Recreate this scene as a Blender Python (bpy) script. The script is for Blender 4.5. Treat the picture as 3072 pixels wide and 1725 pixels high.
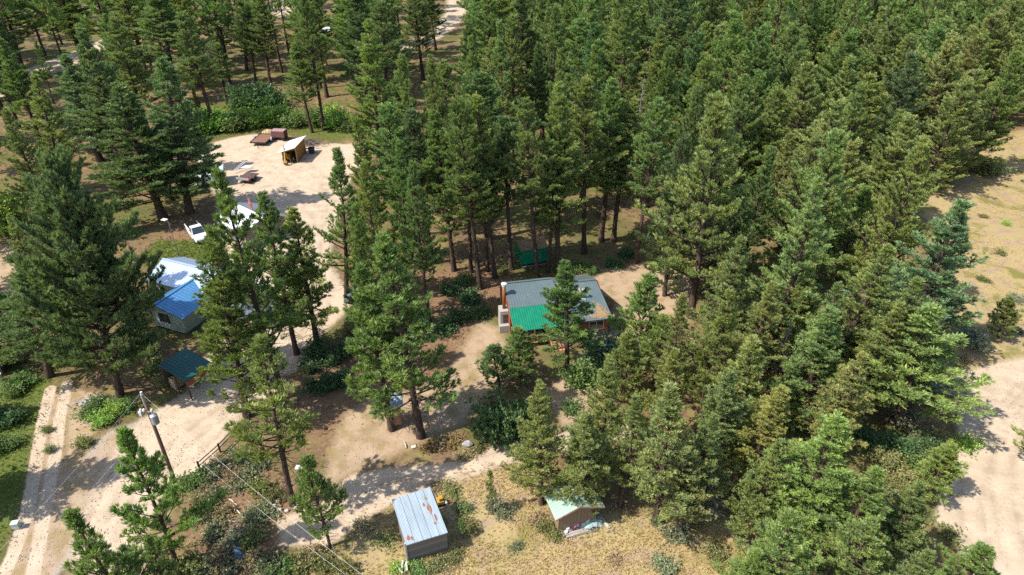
import bpy, math, random
import numpy as np
from mathutils import Vector, Matrix

for o in list(bpy.data.objects): bpy.data.objects.remove(o)
S = bpy.context.scene
COL = S.collection
R = math.radians

# ------------------------------------------------------------------ camera, sky, sun, exposure
CAM_H, CAM_P, CAM_F = 46.0, R(32.3), 2048.0        # height, tilt below the horizon, focal length in photo pixels
cd = bpy.data.cameras.new('camera'); cam = bpy.data.objects.new('camera', cd); COL.objects.link(cam)
cam.location = (0, 0, CAM_H); cam.rotation_euler = (R(90) - CAM_P, 0, 0)
cd.sensor_width = 36; cd.lens = 36 * CAM_F / 3072; cd.clip_end = 8000
S.camera = cam
SUN_EL, SUN_AZ = R(51), R(21)                      # SUN_AZ: heading of the shadows, from +X towards +Y
w = bpy.data.worlds.new('World'); S.world = w; w.use_nodes = True
nt = w.node_tree; bg = nt.nodes['Background']
sky = nt.nodes.new('ShaderNodeTexSky'); sky.sky_type = 'NISHITA'; sky.sun_disc = False
sdir = Vector((-math.cos(SUN_EL)*math.cos(SUN_AZ), -math.cos(SUN_EL)*math.sin(SUN_AZ), math.sin(SUN_EL)))
sky.sun_elevation = SUN_EL; sky.sun_rotation = math.atan2(sdir.x, sdir.y)
nt.links.new(sky.outputs[0], bg.inputs[0]); bg.inputs[1].default_value = 0.15
sl = bpy.data.lights.new('sun', 'SUN'); sl.energy = 4.4; sl.angle = R(0.5); sl.color = (1, .95, .86)
so = bpy.data.objects.new('sun', sl); COL.objects.link(so); so.rotation_euler = sdir.to_track_quat('Z', 'Y').to_euler()
S.view_settings.view_transform = 'Standard'; S.view_settings.look = 'None'
S.view_settings.exposure = 1.08; S.view_settings.gamma = 1
S.render.engine = 'CYCLES'
S.cycles.max_bounces = 6; S.cycles.diffuse_bounces = 3; S.cycles.glossy_bounces = 2; S.cycles.transmission_bounces = 3
S.cycles.use_denoising = False

# ------------------------------------------------------------------ photo pixel -> point in the place
cP, sP = math.cos(CAM_P), math.sin(CAM_P)
def G(x, y, z=0.0):
    u = (x-1536)/CAM_F; v = -(y-862.5)/CAM_F
    r = Vector((u, cP+v*sP, -sP+v*cP)); t = (z-CAM_H)/r.z
    return Vector((r.x*t, r.y*t, z))
def PR(p):
    X, Y, Z = p[0], p[1], p[2]-CAM_H
    d = Y*cP-Z*sP; v = Y*sP+Z*cP
    return 1536+CAM_F*X/d, 862.5-CAM_F*v/d, d
def height_to(b, ty):
    lo, hi = 0., 60.
    for _ in range(30):
        m = (lo+hi)/2
        if PR((b.x, b.y, m))[1] > ty: lo = m
        else: hi = m
    return m

# ------------------------------------------------------------------ materials
def nmat(name):
    m = bpy.data.materials.new(name); m.use_nodes = True
    return m, m.node_tree, m.node_tree.nodes['Principled BSDF']
def N(t, kind, **kw):
    n = t.nodes.new('ShaderNode'+kind)
    for k, v in kw.items(): setattr(n, k, v)
    return n
def mixc(t, fac, a, b, blend='MIX'):
    n = N(t, 'Mix', data_type='RGBA', blend_type=blend)
    for i, v in ((0, fac), (6, a), (7, b)):
        if isinstance(v, bpy.types.NodeSocket): t.links.new(v, n.inputs[i])
        elif i == 0: n.inputs[0].default_value = v
        else: n.inputs[i].default_value = (*v, 1)
    return n.outputs[2]
def mth(t, op, a, b=None, c=None, clamp=False):
    n = N(t, 'Math', operation=op, use_clamp=clamp)
    for i, v in enumerate((a, b, c)):
        if v is None: continue
        if isinstance(v, bpy.types.NodeSocket): t.links.new(v, n.inputs[i])
        else: n.inputs[i].default_value = v
    return n.outputs[0]
def sstep(t, v, lo, hi):
    n = N(t, 'MapRange', interpolation_type='SMOOTHSTEP')
    t.links.new(v, n.inputs[0]); n.inputs[1].default_value = lo; n.inputs[2].default_value = hi
    return n.outputs[0]
def noise(t, vec, scale, detail=4, rough=.55, dist=0):
    n = N(t, 'TexNoise'); t.links.new(vec, n.inputs['Vector'])
    n.inputs['Scale'].default_value = scale; n.inputs['Detail'].default_value = detail
    n.inputs['Roughness'].default_value = rough; n.inputs['Distortion'].default_value = dist
    return n.outputs['Fac']
def objco(t, stretch=None):
    c = N(t, 'TexCoord').outputs['Object']
    if stretch:
        m = N(t, 'Mapping'); m.inputs['Scale'].default_value = stretch; t.links.new(c, m.inputs['Vector']); return m.outputs[0]
    return c
MC = {}
KA = .735      # base colours below were read off for exposure 0.55
def mat(name, c, rough=.7, metal=0., c2=None, scale=2.5, stretch=None, stain=None, stain_lo=.6, stain_scale=.8, bump=0., spec=.4):
    """base colour c with a second colour c2 in noise patches and a third, stain, in sharper blotches"""
    if name in MC: return MC[name]
    m, t, b = nmat(name); v = objco(t, stretch)
    c2 = c2 or tuple(x*.75 for x in c)
    c, c2 = tuple(x*KA for x in c), tuple(x*KA for x in c2); stain = stain and tuple(x*KA for x in stain)
    f = sstep(t, noise(t, v, scale, 6, .65), .35, .68)
    col = mixc(t, f, c, c2)
    if stain:
        f2 = sstep(t, noise(t, v, stain_scale, 5, .6), stain_lo, stain_lo+.08)
        col = mixc(t, f2, col, stain)
    t.links.new(col, b.inputs['Base Color'])
    b.inputs['Roughness'].default_value = rough; b.inputs['Metallic'].default_value = metal
    b.inputs['Specular IOR Level'].default_value = spec
    if bump:
        bn = N(t, 'Bump'); bn.inputs['Strength'].default_value = bump; bn.inputs['Distance'].default_value = .03
        t.links.new(noise(t, v, scale*4, 4), bn.inputs['Height']); t.links.new(bn.outputs[0], b.inputs['Normal'])
    MC[name] = m
    return m
def planks(name, c, c2, width=.2, axis='X', rough=.8):
    """boarded wall: each board its own shade, dark joints"""
    if name in MC: return MC[name]
    m, t, b = nmat(name); v = objco(t); c, c2 = tuple(x*KA for x in c), tuple(x*KA for x in c2)
    s = N(t, 'SeparateXYZ'); t.links.new(v, s.inputs[0])
    x = mth(t, 'ADD', s.outputs['X'], s.outputs['Y']) if axis == 'X' else s.outputs['Z']
    k = mth(t, 'DIVIDE', x, width); fl = mth(t, 'FLOOR', k); fr = mth(t, 'FRACT', k)
    wn = N(t, 'TexWhiteNoise', noise_dimensions='1D'); t.links.new(fl, wn.inputs['W'])
    streak = noise(t, objco(t, (1, 1, .12) if axis == 'X' else (.12, .12, 1)), 9, 4)
    f = mth(t, 'ADD', mth(t, 'MULTIPLY', wn.outputs[0], .6), mth(t, 'MULTIPLY', streak, .55), clamp=True)
    col = mixc(t, f, c, c2)
    col = mixc(t, mth(t, 'LESS_THAN', fr, .07), col, tuple(q*.35 for q in c2))
    t.links.new(col, b.inputs['Base Color']); b.inputs['Roughness'].default_value = rough
    MC[name] = m
    return m

# ------------------------------------------------------------------ mesh helpers
class MB:
    def __init__(s): s.v = []; s.f = []
    def add(s, vs, fs):
        n = len(s.v); s.v += [tuple(p) for p in vs]; s.f += [tuple(i+n for i in q) for q in fs]; return s
    def box(s, x0, x1, y0, y1, z0, z1):
        return s.add([(x, y, z) for z in (z0, z1) for y in (y0, y1) for x in (x0, x1)],
                     [(0, 2, 3, 1), (4, 5, 7, 6), (0, 1, 5, 4), (1, 3, 7, 5), (3, 2, 6, 7), (2, 0, 4, 6)])
    def bar(s, a, b, wd, ht, up=(0, 0, 1)):
        a, b = Vector(a), Vector(b); d = (b-a).normalized(); u = Vector(up)
        sd = d.cross(u)
        if sd.length < 1e-3: sd = d.cross(Vector((1, 0, 0)))
        sd = sd.normalized()*wd/2; u = sd.cross(d).normalized()*ht/2
        return s.add([a-sd-u, a+sd-u, a+sd+u, a-sd+u, b-sd-u, b+sd-u, b+sd+u, b-sd+u],
                     [(0, 1, 2, 3), (4, 7, 6, 5), (0, 4, 5, 1), (1, 5, 6, 2), (2, 6, 7, 3), (3, 7, 4, 0)])
    def slab(s, poly, th):
        """planar polygon with thickness th straight down its normal side -z"""
        P = [Vector(p) for p in poly]; n = (P[1]-P[0]).cross(P[2]-P[0]).normalized()
        if n.z < 0: P.reverse(); n = -n
        k = len(P); Q = [p-n*th for p in P]
        return s.add(P+Q, [tuple(range(k)), tuple(range(2*k-1, k-1, -1))] + [(i, i+k, (i+1) % k+k, (i+1) % k) for i in range(k)])
    def roof(s, A, B, C, D, th=.07, rib=.35, rh=.035, rw=.06):
        """roof plane, A-B along the eave, D-C along the ridge, with standing ribs up the slope"""
        A, B, C, D = map(Vector, (A, B, C, D)); s.slab((A, B, C, D), th)
        n = (B-A).cross(D-A).normalized(); n = n if n.z > 0 else -n
        k = max(2, int((B-A).length/rib))
        for i in range(k+1):
            f = (i+.0)/k; f = min(max(f, .006), .994); a = A.lerp(B, f); d = D.lerp(C, f)
            s.bar(a+n*(rh/2-.004), d+n*(rh/2-.004), rw, rh, n)
        return s
    def tube(s, pts, rad, n=8, cap=True):
        pts = [Vector(p) for p in pts]; rad = rad if hasattr(rad, '__len__') else [rad]*len(pts)
        o = len(s.v); t0 = (pts[1]-pts[0]).normalized()
        ref = Vector((0, 0, 1)) if abs(t0.z) < .9 else Vector((1, 0, 0))
        for i, p in enumerate(pts):
            t = (pts[min(i+1, len(pts)-1)]-pts[max(i-1, 0)]).normalized()
            a = t.cross(ref).normalized(); b = t.cross(a)
            for k in range(n):
                th = 2*math.pi*k/n; s.v.append(tuple(p+(a*math.cos(th)+b*math.sin(th))*rad[i]))
        for i in range(len(pts)-1):
            for k in range(n):
                q = o+i*n; s.f.append((q+k, q+(k+1) % n, q+n+(k+1) % n, q+n+k))
        if cap:
            s.f.append(tuple(o+k for k in range(n))[::-1]); s.f.append(tuple(o+(len(pts)-1)*n+k for k in range(n)))
        return s
    def prism(s, poly, y0, y1):
        """polygon in the XZ plane pushed along Y"""
        k = len(poly)
        return s.add([(x, y0, z) for x, z in poly]+[(x, y1, z) for x, z in poly],
                     [tuple(range(k)), tuple(range(2*k-1, k-1, -1))]+[(i, i+k, (i+1) % k+k, (i+1) % k) for i in range(k)])
    def loft(s, rings, close=True):
        o = len(s.v); k = len(rings[0])
        for r in rings: s.v += [tuple(p) for p in r]
        for i in range(len(rings)-1):
            for j in range(k): s.f.append((o+i*k+j, o+i*k+(j+1) % k, o+(i+1)*k+(j+1) % k, o+(i+1)*k+j))
        if close: s.f.append(tuple(range(o+k-1, o-1, -1))); s.f.append(tuple(range(o+(len(rings)-1)*k, o+len(rings)*k)))
        return s
    def blob(s, c, r, seed=0, n=10, m=6, rough=.2, flat=0.):
        rg = random.Random(seed); c = Vector(c); rings = []
        for i in range(1, m):
            ph = math.pi*i/m; ring = []
            for k in range(n):
                th = 2*math.pi*k/n; q = 1+rg.uniform(-rough, rough)
                z = math.cos(ph)*r[2]*q
                ring.append(c+Vector((math.sin(ph)*math.cos(th)*r[0]*q, math.sin(ph)*math.sin(th)*r[1]*q, max(z, -flat*r[2]) if flat else z)))
            rings.append(ring)
        return s.loft(rings)
    def build(s, name, m, parent=None, smooth=False, bevel=0.):
        me = bpy.data.meshes.new(name); me.from_pydata(s.v, [], s.f); me.update()
        if bevel or True:
            import bmesh
            b = bmesh.new(); b.from_mesh(me); bmesh.ops.recalc_face_normals(b, faces=b.faces)
            if bevel: bmesh.ops.bevel(b, geom=list(b.edges), offset=bevel, segments=2, affect='EDGES', profile=.6)
            b.to_mesh(me); b.free()
        me.materials.append(m)
        if smooth:
            for p in me.polygons: p.use_smooth = True
        o = bpy.data.objects.new(name, me); COL.objects.link(o)
        if parent: o.parent = parent
        return o
def tag(o, label, cat, group=None):
    o['label'] = label; o['category'] = cat
    if group: o['group'] = group
    return o
def thing(name, label, cat, loc=(0, 0, 0), rz=0., group=None):
    o = bpy.data.objects.new(name, None); COL.objects.link(o); o.empty_display_size = .3
    o.location = loc; o.rotation_euler = (0, 0, rz)
    return tag(o, label, cat, group)
def npmesh(name, V, F, m, k=4):
    """big mesh from numpy: V (n,3), F (f,k)"""
    me = bpy.data.meshes.new(name); nf = len(F)
    me.vertices.add(len(V)); me.vertices.foreach_set('co', V.astype(np.float32).ravel())
    me.loops.add(nf*k); me.loops.foreach_set('vertex_index', F.astype(np.int32).ravel())
    me.polygons.add(nf); me.polygons.foreach_set('loop_start', np.arange(0, nf*k, k, dtype=np.int32))
    me.update(calc_edges=True); me.validate()
    me.materials.append(m)
    return me
def link(name, me, parent=None):
    o = bpy.data.objects.new(name, me); COL.objects.link(o)
    if parent: o.parent = parent
    return o
ORD = ['', 'second', 'third', 'fourth', 'fifth', 'sixth', 'seventh', 'eighth', 'ninth', 'tenth', 'eleventh', 'twelfth', 'thirteenth', 'fourteenth', 'fifteenth', 'sixteenth', 'seventeenth', 'eighteenth', 'nineteenth', 'twentieth']

# ------------------------------------------------------------------ the ground
# outlines of each kind of surface, in photo pixels, laid down on the ground plane
ZONES = {
 'yard': [(585, 470), (640, 428), (715, 408), (790, 402), (880, 425), (1000, 430), (1100, 432), (1110, 470), (1060, 520), (1030, 600), (1000, 700), (985, 790),
          (1030, 850), (1060, 900), (1015, 960), (955, 1010), (930, 1090), (840, 1130), (740, 1180), (660, 1200), (600, 1200), (600, 1120), (640, 1020),
          (740, 1000), (770, 900), (700, 800), (690, 800), (680, 740), (660, 690), (650, 640), (650, 590), (600, 520)],
 'drive': [(600, 1150), (690, 1150), (840, 1110), (850, 1160), (740, 1240), (690, 1290), (640, 1370), (590, 1440), (500, 1470), (470, 1520), (440, 1600), (420, 1760),
           (300, 1760), (200, 1680), (240, 1560), (300, 1430), (360, 1320), (420, 1260), (520, 1200)],
 'road': [(-60, 1800), (10, 1650), (55, 1530), (85, 1400), (115, 1180), (225, 1150), (215, 1250), (200, 1370), (270, 1350), (330, 1290), (435, 1255), (445, 1300), (380, 1370), (330, 1440), (290, 1540), (240, 1620), (170, 1730), (140, 1800)],
 'gravel': [(435, 1250), (450, 1300), (380, 1370), (330, 1440), (290, 1540), (250, 1620), (170, 1730), (60, 1800), (110, 1640), (150, 1520), (200, 1430), (270, 1345), (330, 1290)],
 'soilW': [(200, 1160), (300, 1175), (290, 1290), (230, 1360), (190, 1390)],
 'path': [(830, 1560), (960, 1500), (1050, 1420), (1150, 1400), (1290, 1390), (1400, 1380), (1480, 1335), (1560, 1325), (1700, 1290), (1900, 1250), (1910, 1300), (1720, 1350), (1560, 1385), (1430, 1430),
          (1330, 1460), (1200, 1500), (1080, 1570), (990, 1640), (840, 1640)],
 'bare': [(1030, 1240), (1140, 1190), (1330, 1140), (1400, 1020), (1440, 960), (1500, 985), (1530, 1060), (1520, 1150), (1440, 1200), (1390, 1270), (1250, 1330), (1160, 1370), (1050, 1420), (960, 1470), (1000, 1330)],
 'apron': [(1760, 860), (1800, 815), (1960, 790), (2060, 810), (2080, 880), (2070, 960), (1990, 985), (1900, 1050), (1850, 1090), (1780, 1240), (1690, 1280), (1640, 1180), (1700, 1100), (1840, 980), (1850, 900)],
 'clearing': [(2790, 1075), (2900, 1110), (3000, 1085), (3200, 1050), (3300, 1800), (2950, 1800), (2870, 1640), (2800, 1560), (2830, 1440), (2880, 1320), (2850, 1190), (2800, 1140)],
 'toproad': [(-60, 275), (60, 215), (190, 165), (310, 115), (420, 100), (430, 122), (310, 150), (200, 205), (80, 255), (-60, 330)],
 'toproad2': [(1190, 140), (1290, 95), (1335, 40), (1345, -20), (1395, -20), (1400, 30), (1370, 80), (1300, 125), (1210, 160)],
 'toproad3': [(760, 30), (830, 0), (950, 20), (940, 55), (830, 50), (780, 60)],
 'fieldE': [(2740, 430), (2900, 400), (3250, 380), (3400, 1100), (3000, 1095), (2900, 1110), (2790, 1080), (2850, 900), (2800, 740), (2760, 600), (2690, 520)],
 'meadow': [(1000, 1680), (1130, 1560), (1300, 1480), (1430, 1420), (1560, 1390), (1700, 1500), (1900, 1540), (2100, 1560), (2260, 1570), (2330, 1640), (2330, 1850), (900, 1850), (930, 1720)],
 'lawnW': [(-300, 1180), (60, 1150), (165, 1110), (130, 1210), (95, 1330), (55, 1500), (-40, 1760), (-300, 1800)],
 'lawnN': [(415, 760), (470, 715), (560, 715), (680, 735), (680, 790), (560, 800), (440, 800)],
 'patchW': [(-200, 740), (40, 730), (110, 760), (120, 860), (60, 920), (-200, 950)],
 'wet': [(560, 330), (700, 300), (900, 320), (1080, 340), (1120, 400), (1000, 425), (800, 395), (640, 415), (560, 450)],
 'brushy': [(540, 1470), (700, 1360), (860, 1390), (960, 1480), (940, 1570), (860, 1700), (700, 1800), (520, 1800)],
 'truckpad': [(500, 660), (600, 640), (660, 690), (680, 760), (560, 730), (480, 720)],
 'duffmid': [(900, 1130), (1030, 1050), (1200, 900), (1260, 820), (1500, 780), (1560, 840), (1440, 960), (1330, 1140), (1040, 1240), (1000, 1330), (900, 1300)],
}
WZ = {k: np.array([(G(x, y).x, G(x, y).y) for x, y in v]) for k, v in ZONES.items()}
def sdist(P, poly):
    """signed distance of points to a polygon (inside negative)"""
    d = np.full(len(P), 1e9); ins = np.zeros(len(P), bool); n = len(poly)
    for i in range(n):
        a, b = poly[i], poly[(i+1) % n]; e = b-a; wv = P-a
        tt = np.clip((wv@e)/max(e@e, 1e-9), 0, 1); q = wv-np.outer(tt, e); d = np.minimum(d, np.hypot(q[:, 0], q[:, 1]))
        c1 = P[:, 1] >= a[1]; c2 = P[:, 1] < b[1]; c3 = e[0]*wv[:, 1] > e[1]*wv[:, 0]
        ins ^= ((c1 & c2 & c3) | (~c1 & ~c2 & ~c3))
    return np.where(ins, -d, d)
def zw(P, k, feather): return np.clip(.5-sdist(P, WZ[k])/(2*feather), 0, 1)

def ground_material():
    m, t, b = nmat('ground_mix'); v = N(t, 'TexCoord').outputs['Object']
    def attr(n):
        a = N(t, 'Attribute', attribute_name=n); s = N(t, 'SeparateColor'); t.links.new(a.outputs['Color'], s.inputs[0]); return s.outputs
    A, B = attr('zone_a'), attr('zone_b')
    n_big = noise(t, v, .10, 5, .6); n_mid = noise(t, v, .55, 5, .6); n_fine = noise(t, v, 3.5, 5, .7); n_xf = noise(t, v, 14, 3, .7)
    def edge(wt, n, k=.75, soft=.16):
        return sstep(t, mth(t, 'ADD', wt, mth(t, 'MULTIPLY', mth(t, 'SUBTRACT', n, .5), k)), .5-soft, .5+soft)
    ragged = mth(t, 'ADD', mth(t, 'MULTIPLY', n_mid, .6), mth(t, 'MULTIPLY', n_fine, .4))
    # forest floor: needle duff, dry yellow grass, some green
    duff = mixc(t, sstep(t, n_fine, .35, .7), (.175, .112, .064), (.27, .185, .108))
    dry0 = mixc(t, sstep(t, n_xf, .3, .7), (.21, .175, .062), (.32, .255, .115))
    floor_ = mixc(t, sstep(t, n_mid, .44, .62), duff, dry0)
    floor_ = mixc(t, mth(t, 'MULTIPLY', sstep(t, n_big, .44, .62), .8), floor_, (.115, .135, .035))
    # dry meadow
    dry = mixc(t, sstep(t, n_xf, .3, .72), (.37, .29, .135), (.54, .43, .225))
    dry = mixc(t, sstep(t, n_mid, .46, .66), dry, mixc(t, n_fine, (.33, .24, .17), (.46, .34, .25)))
    dry = mixc(t, mth(t, 'MULTIPLY', sstep(t, noise(t, v, .22, 5, .65, .4), .52, .66), .85), dry, mixc(t, n_xf, (.15, .165, .035), (.26, .23, .06)))
    green = mixc(t, sstep(t, n_fine, .3, .7), (.075, .125, .022), (.17, .19, .045))
    # soils
    sand = mixc(t, sstep(t, n_mid, .35, .7), (.66, .54, .405), (.56, .445, .32))
    sand = mixc(t, mth(t, 'MULTIPLY', sstep(t, n_xf, .52, .72), .55), sand, (.40, .31, .22))
    trk = noise(t, objco(t, (.25, 1.1, 1)), 1.6, 4, .6, 1.5)
    sand = mixc(t, mth(t, 'MULTIPLY', sstep(t, trk, .52, .66), .38), sand, (.47, .37, .27))
    dirt = mixc(t, sstep(t, n_mid, .35, .7), (.50, .375, .255), (.40, .285, .18))
    dirt = mixc(t, mth(t, 'MULTIPLY', sstep(t, n_xf, .5, .75), .5), dirt, (.27, .185, .115))
    dirt = mixc(t, mth(t, 'MULTIPLY', sstep(t, n_mid, .47, .64), .7), dirt, mixc(t, n_xf, (.22, .185, .07), (.42, .32, .16)))
    grav = mixc(t, sstep(t, n_xf, .4, .65), (.50, .43, .36), (.33, .285, .24))
    brown = mixc(t, sstep(t, n_fine, .35, .7), (.20, .12, .07), (.33, .22, .125))
    col = floor_
    col = mixc(t, edge(B[2], ragged), col, brown)
    col = mixc(t, edge(B[1], ragged), col, dry)
    col = mixc(t, edge(B[0], ragged), col, green)
    col = mixc(t, edge(A[2], ragged), col, grav)
    col = mixc(t, edge(A[1], ragged), col, dirt)
    col = mixc(t, edge(A[0], ragged), col, sand)
    rc = N(t, 'Attribute', attribute_name='zone_c'); rs = N(t, 'SeparateColor'); t.links.new(rc.outputs['Color'], rs.inputs[0])
    rut = mth(t, 'MULTIPLY', rs.outputs[0], sstep(t, mth(t, 'ADD', mth(t, 'MULTIPLY', n_mid, .7), mth(t, 'MULTIPLY', n_fine, .3)), .36, .60))
    col = mixc(t, mth(t, 'MULTIPLY', rut, .62), col, (.40, .315, .23))
    # sparse weeds growing into the bare soil
    anysoil = mth(t, 'ADD', A[0], A[1], clamp=True)
    weed = mth(t, 'MULTIPLY', sstep(t, noise(t, v, .8, 6, .7), .60, .70), mth(t, 'SUBTRACT', 1.35, anysoil, clamp=True))
    col = mixc(t, mth(t, 'MULTIPLY', weed, .5), col, (.25, .23, .085))
    col = mixc(t, 1., col, (.635, .615, .60), 'MULTIPLY')
    t.links.new(col, b.inputs['Base Color']); b.inputs['Roughness'].default_value = .95; b.inputs['Specular IOR Level'].default_value = .1
    bn = N(t, 'Bump'); bn.inputs['Strength'].default_value = .55; bn.inputs['Distance'].default_value = .12
    t.links.new(mth(t, 'ADD', mth(t, 'MULTIPLY', n_fine, .6), mth(t, 'MULTIPLY', n_xf, .35)), bn.inputs['Height']); t.links.new(bn.outputs[0], b.inputs['Normal'])
    return m
GM = ground_material()
def relief(x, y):
    return .10*np.sin(x*.23+1.3*np.sin(y*.11))*np.cos(y*.19+.6)+.05*np.sin(x*.71+y*.53)*np.cos(y*.83-x*.37)-.06
RUTS = [((420, 1720), (470, 1530), (560, 1370), (700, 1240), (850, 1120), (930, 1000), (995, 850), (975, 700), (930, 600), (850, 540), (780, 470)), ((360, 1700), (420, 1500), (520, 1350), (660, 1240), (800, 1150)), ((985, 680), (900, 570), (800, 560), (700, 600)), ((1000, 720), (990, 560), (900, 480), (760, 450)), ((880, 500), (960, 520), (1030, 600)),
 ((840, 1610), (1000, 1530), (1200, 1455), (1400, 1405), (1560, 1352), (1750, 1310)), ((2960, 1720), (2905, 1500), (2960, 1310), (3090, 1150)), ((3060, 1720), (3000, 1450), (3040, 1250), (3150, 1130)), ((2860, 1130), (2960, 1180), (3080, 1210)), ((860, 1470), (1000, 1420), (1120, 1300), (1330, 1200)), ((1780, 1000), (1900, 900), (2050, 850)), ((240, 1720), (300, 1540), (400, 1340))]
def make_ground():
    ys = [-120, -60, -20, 0]; y = 12.
    while y < 330: ys.append(y); y += max(.28, .0048*(y+22))
    while y < 6000: ys.append(y); y *= 1.12
    sx = np.linspace(-1.15, 1.15, 560); sx = np.concatenate([[-60, -12, -5, -2.4, -1.7, -1.35], sx, [1.35, 1.7, 2.4, 5, 12, 60]])
    ys = np.array(ys); Y, SX = np.meshgrid(ys, sx, indexing='ij'); X = SX*np.maximum(Y+45, 30)
    fade = np.clip((400-Y)/100, 0, 1)*np.clip(1.6-np.abs(SX), 0, 1)
    Z = relief(X, Y)*fade
    V = np.stack([X, Y, Z], -1).reshape(-1, 3); r, c = Y.shape
    i = np.arange(r*c).reshape(r, c); F = np.stack([i[:-1, :-1], i[:-1, 1:], i[1:, 1:], i[1:, :-1]], -1).reshape(-1, 4)
    P = V[:, :2]; za = np.zeros((len(P), 4), np.float32); zb = za.copy(); za[:, 3] = zb[:, 3] = 1
    za[:, 0] = np.maximum.reduce([zw(P, 'yard', 1.6), zw(P, 'drive', 1.3), zw(P, 'clearing', 1.3), zw(P, 'toproad', 2.2), zw(P, 'toproad2', 3), zw(P, 'toproad3', 3), .85*zw(P, 'path', .9)])
    za[:, 1] = np.maximum.reduce([zw(P, 'bare', 2.2), zw(P, 'apron', 1.6), zw(P, 'path', 1.8), .8*zw(P, 'clearing', 4), .85*zw(P, 'patchW', 3)])
    za[:, 2] = zw(P, 'gravel', 1.2)
    za[:, 1] = np.maximum(za[:, 1], np.maximum(.9*zw(P, 'soilW', 1.), .62*zw(P, 'road', .8)))
    for tr_ in (((150, 1165), (125, 1262), (111, 1357), (94, 1458), (74, 1559), (40, 1660), (-10, 1760)), ((200, 1150), (179, 1249), (165, 1357), (145, 1464), (128, 1559), (110, 1660), (90, 1760))):
        q = np.array([(G(*t_).x, G(*t_).y) for t_ in tr_]); dd = np.full(len(P), 1e9)
        for a_, b_ in zip(q[:-1], q[1:]):
            e_ = b_-a_; tt = np.clip(((P-a_)@e_)/(e_@e_), 0, 1); r2 = P-a_-np.outer(tt, e_); dd = np.minimum(dd, np.hypot(r2[:, 0], r2[:, 1]))
        za[:, 0] = np.maximum(za[:, 0], np.clip(1.35-dd/.62, 0, .92))
    zb[:, 0] = np.maximum.reduce([zw(P, 'lawnW', 1.2), .8*zw(P, 'lawnN', 1.5), .78*zw(P, 'wet', 4)])
    zb[:, 1] = np.maximum.reduce([zw(P, 'fieldE', 3), zw(P, 'meadow', 2.0)])
    zb[:, 2] = np.maximum.reduce([zw(P, 'duffmid', 3), .8*zw(P, 'brushy', 2.5), zw(P, 'truckpad', 1.5)])
    zc = np.zeros((len(P), 4), np.float32); zc[:, 3] = 1
    for ln in RUTS:
        q = np.array([(G(*t_).x, G(*t_).y) for t_ in ln]); f_ = np.linspace(0, len(q)-1, (len(q)-1)*8+1); k_ = np.arange(len(q))
        q = np.column_stack([np.interp(f_, k_, q[:, 0]), np.interp(f_, k_, q[:, 1])])
        for it in range(6): q[1:-1] = (q[:-2]+2*q[1:-1]+q[2:])/4
        d_ = np.gradient(q, axis=0); n_ = np.column_stack([-d_[:, 1], d_[:, 0]])/np.hypot(d_[:, 0], d_[:, 1])[:, None]
        for off in (-.8, .8):
            pp = q+n_*off; near = np.where((P[:, 0] > pp[:, 0].min()-2) & (P[:, 0] < pp[:, 0].max()+2) & (P[:, 1] > pp[:, 1].min()-2) & (P[:, 1] < pp[:, 1].max()+2))[0]
            dd = np.full(len(near), 1e9)
            for a_, b_ in zip(pp[:-1], pp[1:]):
                e_ = b_-a_; W_ = P[near]-a_; tt = np.clip((W_@e_)/(e_@e_+1e-9), 0, 1); r2 = W_-np.outer(tt, e_); dd = np.minimum(dd, np.hypot(r2[:, 0], r2[:, 1]))
            zc[near, 0] = np.maximum(zc[near, 0], np.clip(1.25-dd/.34, 0, 1))
    V[:, 2] -= .05*zc[:, 0]
    cen = P[F].mean(1)
    kinds = np.zeros(len(F), int); names = ['ground']
    for k, nm in (('meadow', 'grass_meadow'), ('fieldE', 'grass_field'), ('lawnW', 'lawn'), ('yard', 'sandy_yard'), ('drive', 'driveway'), ('path', 'dirt_path'), ('clearing', 'sandy_clearing'), ('road', 'gravel_road'), ('toproad', 'forest_road')):
        names.append(nm); kinds[sdist(cen, WZ[k]) < 0] = len(names)-1
    for k, nm in enumerate(names):
        f = F[kinds == k]
        if not len(f): continue
        u, inv = np.unique(f.ravel(), return_inverse=True)
        me = npmesh(nm, V[u], inv.reshape(-1, 4), GM)
        for an, arr in (('zone_a', za), ('zone_b', zb), ('zone_c', zc)):
            at = me.attributes.new(an, 'FLOAT_COLOR', 'POINT'); at.data.foreach_set('color', arr[u].ravel())
        me.polygons.foreach_set('use_smooth', np.ones(len(me.polygons), bool))
        o = link(nm, me); o['kind'] = 'structure'
make_ground()

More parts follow.
